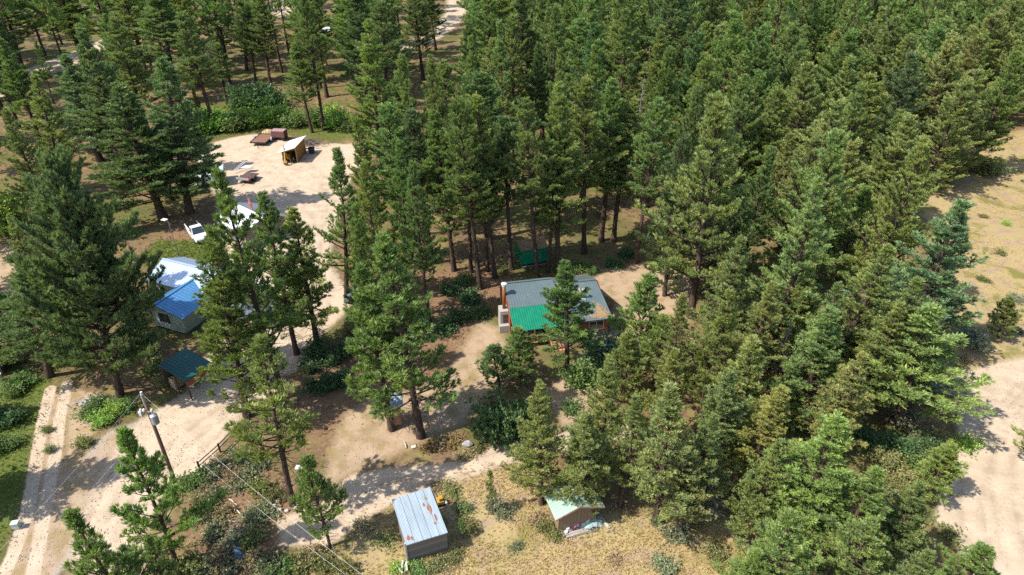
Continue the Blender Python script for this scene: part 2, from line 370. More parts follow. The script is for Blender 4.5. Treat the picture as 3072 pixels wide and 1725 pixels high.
# ------------------------------------------------------------------ trees
def needle_material():
    m, t, b = nmat('needles'); oi = N(t, 'ObjectInfo'); ge = N(t, 'NewGeometry'); v = N(t, 'TexCoord').outputs['Object']
    clump = noise(t, v, .55, 3, .6)
    c = mixc(t, sstep(t, clump, .3, .7), oi.outputs['Color'], mixc(t, 1., oi.outputs['Color'], (1.35, 1.2, .9), 'MULTIPLY'))
    hv = N(t, 'HueSaturation'); t.links.new(c, hv.inputs['Color'])
    t.links.new(mth(t, 'ADD', .55, mth(t, 'MULTIPLY', ge.outputs['Random Per Island'], .9)), hv.inputs['Value'])
    t.links.new(mth(t, 'ADD', .485, mth(t, 'MULTIPLY', oi.outputs['Random'], .03)), hv.inputs['Hue'])
    # a few browned needle bunches
    brown = mth(t, 'GREATER_THAN', noise(t, v, 1.3, 2, .5), .72)
    col = mixc(t, mth(t, 'MULTIPLY', brown, .4), hv.outputs[0], (.24, .15, .05))
    t.links.new(col, b.inputs['Base Color']); b.inputs['Roughness'].default_value = .55; b.inputs['Specular IOR Level'].default_value = .35
    tr = N(t, 'BsdfTranslucent'); t.links.new(mixc(t, 1., col, (1.0, 1.15, .6), 'MULTIPLY'), tr.inputs['Color'])
    mx = N(t, 'MixShader'); mx.inputs[0].default_value = .38
    t.links.new(b.outputs[0], mx.inputs[1]); t.links.new(tr.outputs[0], mx.inputs[2])
    t.links.new(mx.outputs[0], t.nodes['Material Output'].inputs['Surface'])
    return m
NM = needle_material()
BARK = mat('bark', (.135, .085, .06), .9, c2=(.055, .042, .036), scale=3, stretch=(3, 3, .5), bump=.6, spec=.1)
TWIG = BARK

def rot_to(d):
    """rows: two unit vectors across each direction d (n,3)"""
    up = np.where(np.abs(d[:, 2:3]) < .9, np.array([[0, 0, 1.]]), np.array([[1., 0, 0]]))
    a = np.cross(d, up); a /= np.linalg.norm(a, axis=1, keepdims=True)+1e-9
    return a, np.cross(d, a)
def unit(a): return a/(np.linalg.norm(a, axis=-1, keepdims=True)+1e-9)
def tufts(P, D, size, rg, nb=11, width=.17, spread=.8, aspect=1.):
    """bunches of needle blades; each blade one kite-shaped face"""
    n = len(P); P = np.repeat(P, nb, 0); D = np.repeat(D, nb, 0); sz = np.repeat(size, nb)*rg.uniform(.65, 1.15, n*nb)
    d = unit(D+spread*unit(rg.normal(size=P.shape))*rg.uniform(.3, 1, (len(P), 1)))
    a, b_ = rot_to(d); th = rg.uniform(0, math.pi, len(P))[:, None]; s = a*np.cos(th)+b_*np.sin(th)
    P = P+rg.normal(size=P.shape)*.05*sz[:, None]
    L = sz[:, None]*d; W = s*(sz*width)[:, None]
    V = np.stack([P, P+L*.55+W, P+L, P+L*.5-W], 1).reshape(-1, 3)
    return V, np.arange(len(V)).reshape(-1, 4)
def sticks(A, B, ra, rb, n=3):
    """tapered n-sided sticks between point arrays"""
    d = unit(B-A); a, b_ = rot_to(d); V = []
    for k in range(n):
        th = 2*math.pi*k/n; c = a*math.cos(th)+b_*math.sin(th); V += [A+c*ra[:, None], B+c*rb[:, None]]
    V = np.stack(V, 1); m = len(A); base = (np.arange(m)*2*n)[:, None]
    F = np.concatenate([base+np.array([[2*k, 2*((k+1) % n), 2*((k+1) % n)+1, 2*k+1]]) for k in range(n)], 0)
    return V.reshape(-1, 3), F
def join(parts):
    Vs, Fs, o = [], [], 0
    for V, F in parts: Vs.append(V); Fs.append(F+o); o += len(V)
    return np.concatenate(Vs), np.concatenate(Fs)

def trunk_mesh(h, r0, rg, seg=12, n=9, bend=.25):
    zs = np.linspace(-.4, h, seg+1); ph = rg.uniform(0, 6.28, 2); amp = rg.uniform(.3, 1)*bend
    ax = np.stack([amp*np.sin(zs/h*3.1+ph[0])-amp*math.sin(ph[0]), amp*np.sin(zs/h*2.6+ph[1])-amp*math.sin(ph[1]), zs], 1)
    rad = r0*np.clip(1-zs/h, 0, 1)**.8+.015; rad[0] *= 1.35; rad[1] *= 1.02
    V = []
    for i in range(seg+1):
        th = np.arange(n)*2*math.pi/n; V.append(ax[i]+np.stack([np.cos(th), np.sin(th), th*0], 1)*rad[i]*(1+.06*rg.normal(size=(n, 1))))
    V = np.concatenate(V); F = []
    for i in range(seg):
        for k in range(n): F.append((i*n+k, i*n+(k+1) % n, (i+1)*n+(k+1) % n, (i+1)*n+k))
    def at(z): return np.stack([np.interp(z, zs, ax[:, 0]), np.interp(z, zs, ax[:, 1]), z], 1)
    return V, np.array(F), at

def make_pine(seed, h=20., cb=.3, Rm=3., nb=110, r0=.26, dead=26, tuft=.34, shape=.75, open_=0., twig=11, nblade=17, droop=0., low=.55):
    """returns (trunk mesh, crown mesh): tapered trunk with limbs; needle bunches on branch ends"""
    rg = np.random.default_rng(seed); tv, tf, at = trunk_mesh(h, r0, rg)
    wood = [(tv, tf)]
    t = np.sort(rg.uniform(0, 1, nb)**.92); t[-6:] = np.linspace(.93, .995, 6)
    z = h*(cb+(1-cb)*t*.985); az = np.arange(nb)*2.39996+rg.uniform(-.6, .6, nb)
    prof = np.clip((1-t), 0, 1)**shape*np.clip(low+2.2*t, 0, 1)+.05
    # uneven outline: some sectors and tiers longer than others
    lump = 1+.28*np.sin(az*2+z*.9+seed)+.2*np.sin(az*3-z*1.7+2*seed)
    L = Rm*prof*lump*rg.uniform(.72, 1.12, nb)
    if open_: L[rg.uniform(0, 1, nb) < open_] *= .35
    el = R(3-droop)+R(58)*t**1.2+rg.normal(0, .16, nb)
    hd = np.stack([np.cos(az), np.sin(az)], 1)
    def pt(i, s):
        s = np.asarray(s); l = L[i]
        hor = l*s*np.cos(el[i]); ver = l*(s*np.sin(el[i])+.32*s*s)
        return at(z[i])+np.stack([hd[i, 0]*hor, hd[i, 1]*hor, ver], 1)
    I = np.arange(nb); rb0 = .018+.022*L
    prev = pt(I, np.zeros(nb))
    for k, s in enumerate((.4, .75, 1.)):
        cur = pt(I, np.full(nb, s)); wood.append(sticks(prev, cur, rb0*(1-.8*(k/3)), rb0*(1-.8*((k+1)/3)))); prev = cur
    # twigs
    cnt = np.clip((twig*(.35+L/1.6)).astype(int), 3, 40); bi = np.repeat(I, cnt)
    s = rg.uniform(.22, 1., len(bi))**.75
    base = pt(bi, s); tip = pt(bi, np.minimum(s+.05, 1.1)); bd = unit(tip-base+1e-5)
    side = np.stack([-hd[bi, 1], hd[bi, 0], np.zeros(len(bi))], 1)*rg.choice([-1, 1], len(bi))[:, None]
    td = unit(bd*rg.uniform(.35, 1, (len(bi), 1))+side*rg.uniform(.1, 1., (len(bi), 1))+np.array([[0, 0, 1]])*rg.uniform(-.05, .55, (len(bi), 1)))
    tl = (.25+.38*L[bi]*(1.05-s)*.9)*rg.uniform(.6, 1.25, len(bi)); te = base+td*tl[:, None]
    wood.append(sticks(base, te, np.full(len(bi), .016), np.full(len(bi), .006)))
    # needle bunches: at the twig end, part-way along long twigs, and at the branch ends and leader
    TP, TD = [te], [unit(td*.75+np.array([[0, 0, .7]]))]
    lg = tl > .45; TP.append(base[lg]+td[lg]*tl[lg, None]*.55); TD.append(unit(td[lg]+rg.normal(0, .5, (lg.sum(), 3))+np.array([[0, 0, .4]])))
    e = pt(I, np.ones(nb)); TP.append(e); TD.append(unit(e-pt(I, np.full(nb, .9))+np.array([[0, 0, .15]])))
    lz = h*(1-.16*(1-cb)*np.linspace(0, 1, 14)**1.2); TP.append(at(lz)); TD.append(unit(rg.normal(0, .5, (14, 3))+np.array([[0, 0, 1]])))
    P = np.concatenate(TP); D = np.concatenate(TD); sz = tuft*rg.uniform(.75, 1.25, len(P))
    if dead:
        dz = h*rg.uniform(.04+.2*cb, cb+.12, dead); a = rg.uniform(0, 6.28, dead); dl = Rm*rg.uniform(.18, .55, dead)
        A = at(dz); B = A+np.stack([np.cos(a)*dl, np.sin(a)*dl, dl*rg.uniform(-.45, .15, dead)], 1)
        wood.append(sticks(A, B, np.full(dead, .03), np.full(dead, .008)))
        for q in range(2):
            f = rg.uniform(.4, .8, (dead, 1)); M = A+(B-A)*f; wood.append(sticks(M, M+unit(rg.normal(size=(dead, 3))*[1, 1, .5])*dl[:, None]*.35, np.full(dead, .014), np.full(dead, .005)))
    V, F = join(wood); tm = npmesh('trunk', V, F, BARK)
    cm = npmesh('crown', *tufts(P, D, sz, rg, nblade, width=.072), NM)
    return tm, cm, h, Rm
PROTO = {
 'full': [make_pine(1, 20, .13, 3.1, 140, dead=22, low=.75, shape=.9), make_pine(2, 20, .17, 3.2, 130, dead=26, shape=1.0, low=.75, open_=.1), make_pine(3, 20, .1, 3.0, 150, dead=16, shape=.75, low=.8), make_pine(4, 20, .2, 3.2, 118, dead=34, shape=1.05, low=.85, open_=.16),
          make_pine(5, 20, .14, 3.0, 135, dead=24, shape=.85, low=.65, open_=.1), make_pine(6, 20, .24, 3.3, 112, dead=40, shape=.8, low=.6, open_=.18)],
 'canopy': [make_pine(81, 18, .08, 3.4, 150, dead=16, shape=.62, low=.75, open_=.08), make_pine(82, 18, .12, 3.5, 140, dead=20, shape=.7, low=.7, open_=.12), make_pine(83, 18, .06, 3.3, 150, dead=16, shape=.55, low=.7, open_=.08)],
 'cone': [make_pine(61, 15, .1, 3.4, 78, r0=.2, dead=18, shape=1.15, low=.95, open_=.2, tuft=.46), make_pine(62, 15, .14, 3.3, 72, r0=.2, dead=18, shape=1.1, low=.95, open_=.2, tuft=.46)],
 'airy': [make_pine(65, 22, .2, 3.3, 100, r0=.27, dead=44, shape=.8, low=.75, open_=.22, tuft=.44), make_pine(66, 22, .24, 3.3, 92, r0=.27, dead=48, shape=.85, low=.8, open_=.25, tuft=.44)],
 'forest': [make_pine(11, 24, .33, 3.1, 135, r0=.27, dead=40), make_pine(12, 24, .40, 3.0, 125, r0=.26, dead=44, shape=.6), make_pine(13, 24, .27, 3.2, 145, r0=.28, dead=34, shape=.8), make_pine(14, 24, .45, 2.9, 110, r0=.27, dead=46, shape=.55), make_pine(15, 24, .22, 2.9, 150, r0=.25, dead=30, shape=.85)],
 'open': [make_pine(21, 18, .27, 3.2, 62, r0=.24, dead=40, open_=.25, twig=7, tuft=.48), make_pine(22, 18, .32, 3.0, 56, r0=.22, dead=44, open_=.3, twig=7, tuft=.48)],
 'big': [make_pine(31, 25, .14, 7.0, 235, r0=.42, dead=30, open_=.05, twig=9, shape=.7, tuft=.54, nblade=18, low=.8)],
 'young': [make_pine(41, 10, .12, 2.1, 95, r0=.13, dead=8, twig=8, tuft=.40, low=.8), make_pine(42, 10, .22, 1.9, 75, r0=.12, dead=18, twig=8, tuft=.42, open_=.15)],
 'sapling': [make_pine(51, 5, .3, 1.0, 30, r0=.06, dead=8, twig=6, tuft=.34, open_=.2)],
}
COLS = {'deep': (.112, .176, .072), 'blue': (.130, .198, .092), 'mid': (.168, .238, .080), 'olive': (.222, .272, .098), 'bright': (.196, .268, .086), 'warm': (.235, .265, .11)}
RND = random.Random(7)
TREES = []          # every pine: (root, base, height, radius)
used_proto = set()
def pine(b, h, r, kind, col, label, group=None, top=None, name='pine_tree', pick=None):
    """one pine = Empty root + trunk + crown, the meshes shared by all pines of its make"""
    k = pick if pick is not None else RND.randrange(len(PROTO[kind])); tm, cm, ph, pr_ = PROTO[kind][k]
    root = thing(name, label, 'pine tree', (b.x, b.y, -.05), RND.uniform(0, 6.28), group)
    sx = r/pr_; root.scale = (sx*RND.uniform(.92, 1.08), sx*RND.uniform(.92, 1.08), h/ph); root.rotation_euler = (RND.gauss(0, .022), RND.gauss(0, .022), root.rotation_euler[2])
    if top is not None:
        q = PR((b.x, b.y, h)); dx = (top-q[0])*q[2]/CAM_F; ang = max(-.13, min(.13, dx/h))
        root.rotation_mode = 'QUATERNION'
        root.rotation_quaternion = (Matrix.Rotation(ang, 3, 'Y') @ Matrix.Rotation(RND.uniform(0, 6.28), 3, 'Z')).to_quaternion()
    t = link('trunk', tm, root); c = link('crown', cm, root)
    g = RND.uniform(.85, 1.15); base = COLS[col]; c.color = (base[0]*g*RND.uniform(.92, 1.1), base[1]*g, base[2]*g*RND.uniform(.9, 1.15), 1)
    TREES.append((root, b, h, r))
    return root

# pines one can pick out in the photo: base pixel, top pixel, half width in pixels, make, colour, label
NAMED = [
 (530, 1695, 378, 1281, 100, 'cone', 'mid', 'open crowned pine standing just in front of the wooden utility pole'),
 (879, 1512, 778, 1012, 115, 'open', 'mid', 'tall loose crowned pine with bare lower trunk beside the split rail fence'),
 (990, 1639, 934, 1385, 62, 'young', 'mid', 'slim young pine with leafless lower branches left of the rusty tin roofed shed'),
 (362, 1185, 155, 477, 138, 'big', 'blue', 'huge broad blue green pine left of the house with the tree shaded metal roof'),
 (850, 1190, 650, 513, 104, 'airy', 'mid', 'tall dense pine hiding the right end of the pale green house'),
 (742, 1250, 648, 690, 104, 'full', 'mid', 'dense pine whose low crown covers the right end of the teal roofed shelter'),
 (150, 1128, 70, 800, 95, 'full', 'blue', 'blue green pine at the left edge below the huge pine'),
 (40, 1080, -40, 860, 80, 'full', 'deep', 'dark pine cut by the left edge behind the mint edged shed'),
 (890, 1062, 795, 583, 90, 'airy', 'mid', 'airy dark trunked pine, left of a pair standing before the pale sandy driveway'),
 (952, 1030, 871, 627, 98, 'airy', 'mid', 'airy dark trunked pine, right of a pair standing before the pale sandy driveway'),
 (1040, 905, 1002, 447, 82, 'full', 'mid', 'spire shaped pine whose top cuts into the right edge of the sandy yard'),
 (1262, 1309, 1151, 704, 140, 'airy', 'mid', 'large full pine left of the cabin with dead grey twigs low on its trunk'),
 (1175, 1285, 1075, 795, 95, 'airy', 'mid', 'pine with short bare trunk in front of the narrow reddish outhouse'),
 (1700, 1115, 1696, 782, 90, 'airy', 'mid', 'medium pine standing right in front of the cabin and its green porch roof'),
 (1563, 1145, 1553, 985, 60, 'young', 'mid', 'small pine below the front left corner of the green porch roof'),
 (1500, 1170, 1490, 1045, 55, 'young', 'deep', 'small dark pine on the dry lawn left of the cabin porch'),
 (1915, 1085, 1938, 822, 72, 'young', 'mid', 'young pine on the bare apron by the right end of the cabin'),
 (1960, 1150, 1992, 950, 55, 'young', 'mid', 'short bushy pine below the young pine at the cabin right end'),
 (1440, 865, 1380, 300, 79, 'forest', 'mid', 'tall pine with long bare trunk ending left of the cabin stovepipe'),
 (1362, 812, 1310, 330, 77, 'forest', 'mid', 'tall bare trunked pine well left of the green container'),
 (1485, 832, 1430, 290, 67, 'forest', 'mid', 'slim straight trunked pine just left of the green container'),
 (1533, 805, 1505, 358, 70, 'forest', 'deep', 'thin trunked pine touching the left end of the green container'),
 (1612, 832, 1590, 300, 70, 'forest', 'mid', 'dark trunked pine standing in front of the green container'),
 (1674, 815, 1670, 250, 84, 'forest', 'mid', 'thick red barked pine at the right end of the green container'),
 (1752, 758, 1760, 240, 77, 'forest', 'mid', 'bare trunked pine behind the cabin, right of the green container'),
 (1298, 790, 1240, 330, 67, 'forest', 'deep', 'thin dark pine in the shady stand left of the cabin'),
 (1229, 788, 1165, 318, 84, 'forest', 'mid', 'full topped pine in the shade behind the large pine left of the cabin'),
 (1803, 722, 1839, 239, 84, 'forest', 'mid', 'leftmost of two pines at the back right of the cabin'),
 (1840, 724, 1900, 300, 79, 'forest', 'olive', 'right one of two pines at the back right of the cabin'),
 (2072, 950, 2147, 290, 128, 'canopy', 'mid', 'very tall broad pine right of the cabin with a bare grey lower trunk'),
 (2130, 1115, 2207, 706, 92, 'full', 'olive', 'dense pine right of the cabin standing forward of the tallest one'),
 (2300, 1130, 2440, 545, 105, 'full', 'olive', 'tall bushy pine in the middle of the right hand grove'),
 (2480, 1160, 2640, 735, 100, 'full', 'bright', 'full pine near the right edge of the right hand grove'),
 (2700, 1065, 2895, 603, 112, 'full', 'blue', 'blue green pine leaning out at the edge of the dry field'),
 (2590, 1215, 2730, 830, 95, 'full', 'bright', 'broad pine beside the blue green one at the dry field edge'),
 (2400, 1290, 2475, 925, 88, 'full', 'mid', 'pine with bluish tip in the front of the right hand grove'),
 (2690, 1270, 2790, 925, 130, 'airy', 'mid', 'wide branched pine overhanging the sandy clearing and the dark blue car'),
 (2362, 1653, 2497, 1253, 120, 'full', 'bright', 'bright green pine left of the sandy clearing at the lower right'),
 (2230, 1480, 2334, 1162, 82, 'full', 'olive', 'yellowish pine behind the bright one left of the sandy clearing'),
 (1625, 1510, 1622, 1150, 86, 'full', 'olive', 'dense pine behind the pale green roofed shed, over the dirt path'),
 (1965, 1570, 2005, 1150, 118, 'full', 'olive', 'wide dense pine right of the pale green roofed shed'),
 (1805, 1430, 1830, 1075, 82, 'full', 'olive', 'pine above the pale green roofed shed between two larger pines'),
 (2130, 1440, 2190, 1110, 85, 'full', 'olive', 'dull green pine deep in the grove above the bottom meadow'),
 (1479, 1541, 1469, 1424, 16, 'sapling', 'mid', 'thin sapling with few needles between the two sheds'),
 (1392, 1612, 1366, 1562, 13, 'sapling', 'bright', 'tiny bright pine in the shadow of the rusty tin roofed shed'),
 (2994, 1012, 2986, 893, 32, 'young', 'olive', 'little pine on the right above the cut bank'),
 (936, 396, 875, 130, 42, 'forest', 'mid', 'pine with dark bare trunk behind the rusty utility trailers'),
 (971, 388, 905, -20, 46, 'forest', 'mid', 'very tall thin trunked pine behind the small orange shed'),
 (490, 655, 358, 254, 128, 'full', 'deep', 'dark thick pine at the left end of the sandy yard'),
 (570, 638, 469, 171, 112, 'full', 'deep', 'big dark pine overlooking the left edge of the sandy yard'),
 (300, 480, 187, 171, 82, 'full', 'blue', 'blue green spire pine above the huge pine on the left'),
 (380, 470, 270, 155, 70, 'full', 'deep', 'dark spire pine right beside the blue green spire on the left'),
 (617, 396, 575, 262, 14, 'forest', 'mid', 'skinny nearly bare pine in front of the bright bushes'),
 (535, 300, 455, -40, 84, 'forest', 'mid', 'tall leaning trunk pine above the bright bushes at the top left'),
 (76, 230, -20, -60, 64, 'forest', 'mid', 'thick leaning pine by the forest track at far left'),
 (252, 190, 190, -70, 66, 'forest', 'mid', 'stout trunk pine standing on the near side of the forest track'),
 (160, 308, 105, 125, 22, 'open', 'deep', 'small sparse pine below the forest track at upper left'),
 (740, 212, 712, -30, 42, 'forest', 'deep', 'leftmost of three slim trunks above the shaded bush'),
 (768, 248, 735, 10, 36, 'forest', 'mid', 'middle one of three slim trunks above the shaded bush'),
 (812, 256, 780, -10, 44, 'forest', 'mid', 'rightmost of three slim trunks above the shaded bush'),
 (680, 310, 648, 131, 34, 'forest', 'mid', 'shorter full pine left of the shaded bush by the bright thicket'),
 (1270, 240, 1235, -60, 52, 'forest', 'mid', 'thick dark trunked pine left of the far dirt road'),
 (1308, 151, 1285, -40, 34, 'forest', 'deep', 'thin pine at the lower end of the far dirt road'),
]
TOPS = [  # pines known by their tops: x, y, height, half width in pixels, make, colour
 (68, 227, 19, 55, 'full', 'olive'), (346, 52, 22, 55, 'forest', 'mid'), (560, 40, 22, 50, 'forest', 'mid'), (25, 330, 19, 55, 'full', 'olive'), (20, 640, 12, 40, 'full', 'olive'),
 (1115, 8, 26, 55, 'forest', 'mid'), (1195, 171, 25, 55, 'full', 'mid'), (1088, 358, 20, 52, 'full', 'mid'), (1302, 167, 24, 46, 'full', 'bright'), (1402, 115, 25, 50, 'full', 'mid'),
 (1501, 68, 25, 46, 'full', 'mid'), (1541, 52, 25, 40, 'forest', 'mid'), (1600, 131, 21, 38, 'forest', 'deep'), (1676, 20, 26, 56, 'full', 'mid'), (1771, 119, 25, 56, 'full', 'mid'),
 (1696, 151, 24, 44, 'full', 'mid'), (1879, 32, 26, 60, 'full', 'mid'), (1394, 318, 22, 48, 'forest', 'mid'), (1453, 366, 20, 46, 'forest', 'mid'), (1994, 139, 24, 60, 'full', 'mid'), (1960, 300, 22, 56, 'forest', 'mid'),
 (1660, 318, 22, 44, 'forest', 'mid'), (1180, 420, 20, 55, 'full', 'mid'), (1060, 610, 17, 50, 'full', 'mid'), (1100, 480, 20, 55, 'full', 'mid'), (1250, 480, 20, 50, 'forest', 'mid'),
 (2294, 80, 22, 62, 'full', 'mid'), (2549, 91, 20, 66, 'full', 'mid'), (2756, 167, 20, 64, 'full', 'blue'), (2350, 270, 18, 66, 'full', 'olive'), (2440, 190, 19, 66, 'full', 'olive'),
 (2887, 238, 18, 66, 'full', 'olive'), (2962, 219, 18, 60, 'full', 'olive'), (2302, 441, 17, 62, 'full', 'mid'), (3042, 160, 20, 60, 'full', 'mid'), (2120, 100, 23, 62, 'full', 'deep'),
 (2200, 40, 24, 60, 'full', 'mid'), (2520, 300, 18, 70, 'full', 'olive'), (2620, 230, 18, 66, 'full', 'olive'), (2680, 50, 21, 60, 'full', 'mid'), (2850, 60, 20, 64, 'full', 'olive'), (2990, 40, 20, 60, 'full', 'olive'),
 (2700, 330, 17, 66, 'full', 'olive'), (2745, 350, 17, 66, 'full', 'olive'), (2560, 420, 16, 64, 'full', 'olive'), (2420, 400, 17, 64, 'full', 'olive'), (2600, 560, 13, 60, 'full', 'mid'), (2230, 560, 15, 62, 'full', 'mid'),
 (2060, 420, 20, 60, 'full', 'deep'), (2260, 230, 20, 60, 'full', 'mid'), (2100, 260, 22, 56, 'full', 'mid'), (2420, 680, 14, 62, 'full', 'mid'),
 (245, 1537, 12, 105, 'cone', 'bright'), (425, 1612, 9, 60, 'open', 'mid'), (2600, 1415, 11, 90, 'full', 'mid'), (2406, 1540, 12, 110, 'full', 'mid'), (2960, 1640, 8, 80, 'full', 'bright'), (2247, 1640, 9, 62, 'full', 'bright'),
 (2770, 1640, 9, 80, 'full', 'mid'), (2640, 1570, 10, 90, 'full', 'mid'), (2847, 1335, 6, 48, 'young', 'bright'), (2760, 1440, 9, 75, 'full', 'mid'), (2140, 1220, 12, 75, 'full', 'olive'),
 (2100, 1290, 11, 70, 'full', 'warm'), (2060, 900, 13, 60, 'full', 'olive'), (2330, 850, 14, 75, 'full', 'olive'), (2530, 860, 14, 75, 'full', 'olive'), (2260, 1000, 13, 80, 'full', 'olive'), (2560, 1040, 12, 80, 'full', 'olive'),
 (2330, 1330, 11, 70, 'full', 'olive'), (1770, 1230, 11, 66, 'full', 'olive'), (1900, 1190, 12, 66, 'full', 'olive'), (2480, 1400, 10, 85, 'full', 'mid'),
 (2010, 1050, 11, 62, 'full', 'olive'), (1890, 1000, 8, 50, 'young', 'mid'), (2180, 860, 15, 70, 'full', 'olive'), (2420, 800, 14, 70, 'full', 'olive'), (2680, 900, 13, 80, 'full', 'bright'),
]
for bx, by, tx, ty, hw, kind, col, lab in NAMED:
    b = G(bx, by); h = height_to(b, ty); d = (Vector((0, 0, CAM_H))-b-Vector((0, 0, h*.4))).length
    pine(b, h, hw*d/CAM_F*(1.16 if tx > 1950 and kind == 'full' else 1.1), kind, col, lab, top=tx)
MASS = []
for tx, ty, h, hw, kind, col in TOPS:
    b = G(tx, ty, h); b.z = 0; d = (Vector((0, 0, CAM_H-h*.6))-b).length
    MASS.append(pine(b, h, hw*d/CAM_F*(1.12 if tx > 2640 and ty > 150 else 1.3 if tx > 1950 else 1.42 if tx > 1050 else 1.2), 'canopy' if tx > 1950 and ty < 620 and kind == 'full' else kind, col, ''))
# trees just outside the left edge whose shadows fall across the lawn and the road
for sx_, sy_, h, r in ((190, 1450, 17, 4.0), (10, 1480, 13, 4.0), (25, 1255, 9, 2.5)):
    b = G(sx_, sy_)-Vector((math.cos(SUN_AZ), math.sin(SUN_AZ), 0))*(h*.62/math.tan(SUN_EL))
    r_ = pine(b, h, r, 'full', 'mid', 'pine just beyond the left edge of the photo, shading the lawn and gravel road', group='pines shading the gravel road')
for (X_, Y_, h_, r_, lab) in ((-45.3, 61.2, 17, 4.2, 'pine behind the huge one at left, shading the front roof of the pale green house'), (-49.0, 66.0, 18, 3.9, 'pine behind the huge one at left, shading the rear roof of the pale green house')):
    pine(Vector((X_, Y_, 0)), h_, r_, 'full', 'blue', lab)
# fill the rest of the forest, keeping clear of whatever the photo shows in the open
PROT = [[(575, 500), (640, 415), (880, 420), (1060, 425), (1070, 470), (975, 510), (970, 690), (880, 720), (730, 640), (700, 720), (560, 740), (570, 660), (600, 600)],
 [(420, 720), (660, 740), (700, 1060), (640, 1200), (480, 1180), (440, 1000)], [(1535, 715), (1665, 715), (1665, 830), (1535, 830)], [(1470, 820), (1860, 800), (1900, 1100), (1480, 1100)],
 [(700, 900), (1060, 760), (1070, 1040), (960, 1080), (700, 1220)], [(1030, 1240), (1340, 940), (1480, 980), (1560, 1180), (1440, 1230), (1500, 1330), (1560, 1330), (1560, 1400), (1450, 1440), (2300, 1620), (2300, 1760), (900, 1760), (1000, 1450), (860, 1420)],
 [(-100, 1120), (500, 1120), (640, 1210), (900, 1180), (1040, 1260), (1000, 1760), (-100, 1760)], [(1840, 780), (2060, 800), (2060, 930), (1950, 1000), (1860, 1000)],
 [(1630, 1430), (1870, 1430), (1870, 1640), (1630, 1640)], [(2830, 1060), (2900, 1100), (3100, 1060), (3100, 1760), (2880, 1700), (2800, 1500), (2890, 1300)], [(2750, 470), (2870, 420), (3100, 380), (3100, 1080), (2860, 1080), (2960, 740), (2800, 640)],
 [(40, 240), (60, 200), (310, 110), (310, 140), (190, 195)], [(1300, -10), (1410, -10), (1390, 80), (1300, 130), (1200, 160)], [(430, 310), (560, 290), (880, 260), (1060, 330), (1060, 430), (800, 420), (560, 430), (430, 420)], [(0, 700), (110, 740), (120, 900), (0, 930)], [(470, 620), (640, 640), (640, 800), (430, 800)],
 [(330, 600), (420, 590), (430, 650), (330, 660)], [(700, 215), (870, 240), (860, 330), (690, 330)], [(1700, 690), (1990, 640), (1990, 830), (1700, 830)]]
PROT = [np.array(p, float) for p in PROT]
def pdist(q, poly): return sdist(np.array([q], float), poly)[0]
def clear(b, h, r):
    for f in (0.02, .3, .55, .8, 1.):
        x, y, d = PR((b.x, b.y, h*f)); rp = (r*(.15 if f < .25 else .8 if f < .7 else .35))*CAM_F/d
        for p in PROT:
            if p[:, 0].min()-rp < x < p[:, 0].max()+rp and p[:, 1].min()-rp < y < p[:, 1].max()+rp and pdist((x, y), p) < rp*.8: return False
    return True
def in_view(b, h, m=160):
    for f in (.1, .5, .95):
        x, y, d = PR((b.x, b.y, h*f))
        if -m < x < 3072+m and -m < y < 1725+m: return True
    return False
FAR = []
tries = 0
while tries < 40000 and len(TREES) < 330:
    tries += 1
    y = math.sqrt(RND.uniform(30**2, 190**2)); x = RND.uniform(-1, 1)*(.80*y+14); b = Vector((x, y, 0))
    px, py, d = PR(b); right = px > 2000
    h = (RND.uniform(14, 22) if right else RND.uniform(19, 28)) if y > 60 else RND.uniform(11, 15); r = h*(RND.uniform(.205, .25) if right else RND.uniform(.18, .225))
    sp = 7.2 if right else (8.2 if px > 950 else 9.6)
    if not in_view(b, h) or any((b-q[1]).length < sp for q in TREES) or not clear(b, h, r): continue
    MASS.append(pine(b, h, r, 'canopy' if right and y > 60 else 'full' if right or RND.random() < (.55 if y > 95 and px > 900 else .2) else 'forest', RND.choice(('olive', 'olive', 'mid', 'bright') if right else ('mid', 'mid', 'deep', 'bright')), ''))
print('TREES', len(TREES))
# labels for the forest trees: each by its stretch of forest, its shape and its place in the row
STRETCH = [((-400, 300), 'forest by the track at upper left'), ((300, 620), 'thin forest left of the bright thicket'), ((620, 900), 'thin forest above the bright thicket'), ((900, 1130), 'forest right behind the small orange shed'), ((1130, 1330), 'forest near the far dirt road'),
 ((1330, 1530), 'forest up left of the green container'), ((1530, 1720), 'forest straight above the green container'), ((1720, 1950), 'forest above the cabin right end'), ((1950, 2200), 'forest above the tallest right hand pine'),
 ((2200, 2450), 'dense canopy at upper right centre'), ((2450, 2750), 'dense canopy left of the dry field'), ((2750, 3600), 'dense canopy above the dry field')]
rows = {}
for root in MASS:
    q = next(t for t in TREES if t[0] == root); x, y, d = PR((q[1].x, q[1].y, q[2]*.75))
    if y > 640:
        z = ('grove right of the cabin' if x > 1700 and y < 1150 else 'grove around the mint roofed shed' if 1700 < x < 2250 else 'trees beside the sandy clearing at lower right' if x >= 2250 else 'trees near the lower left corner' if y > 1300 else 'trees beside the huge pine at left' if x < 400 else 'trees left of the cabin')
        band = ''
    else:
        z = next(n for (a, c), n in STRETCH if a <= x < c) if -400 < x < 3600 else 'outermost edge of the forest'
        band = 'nearest' if y > 380 else 'middle' if y > 130 else 'farthest'
    rows.setdefault((z, band), []).append((x, root))
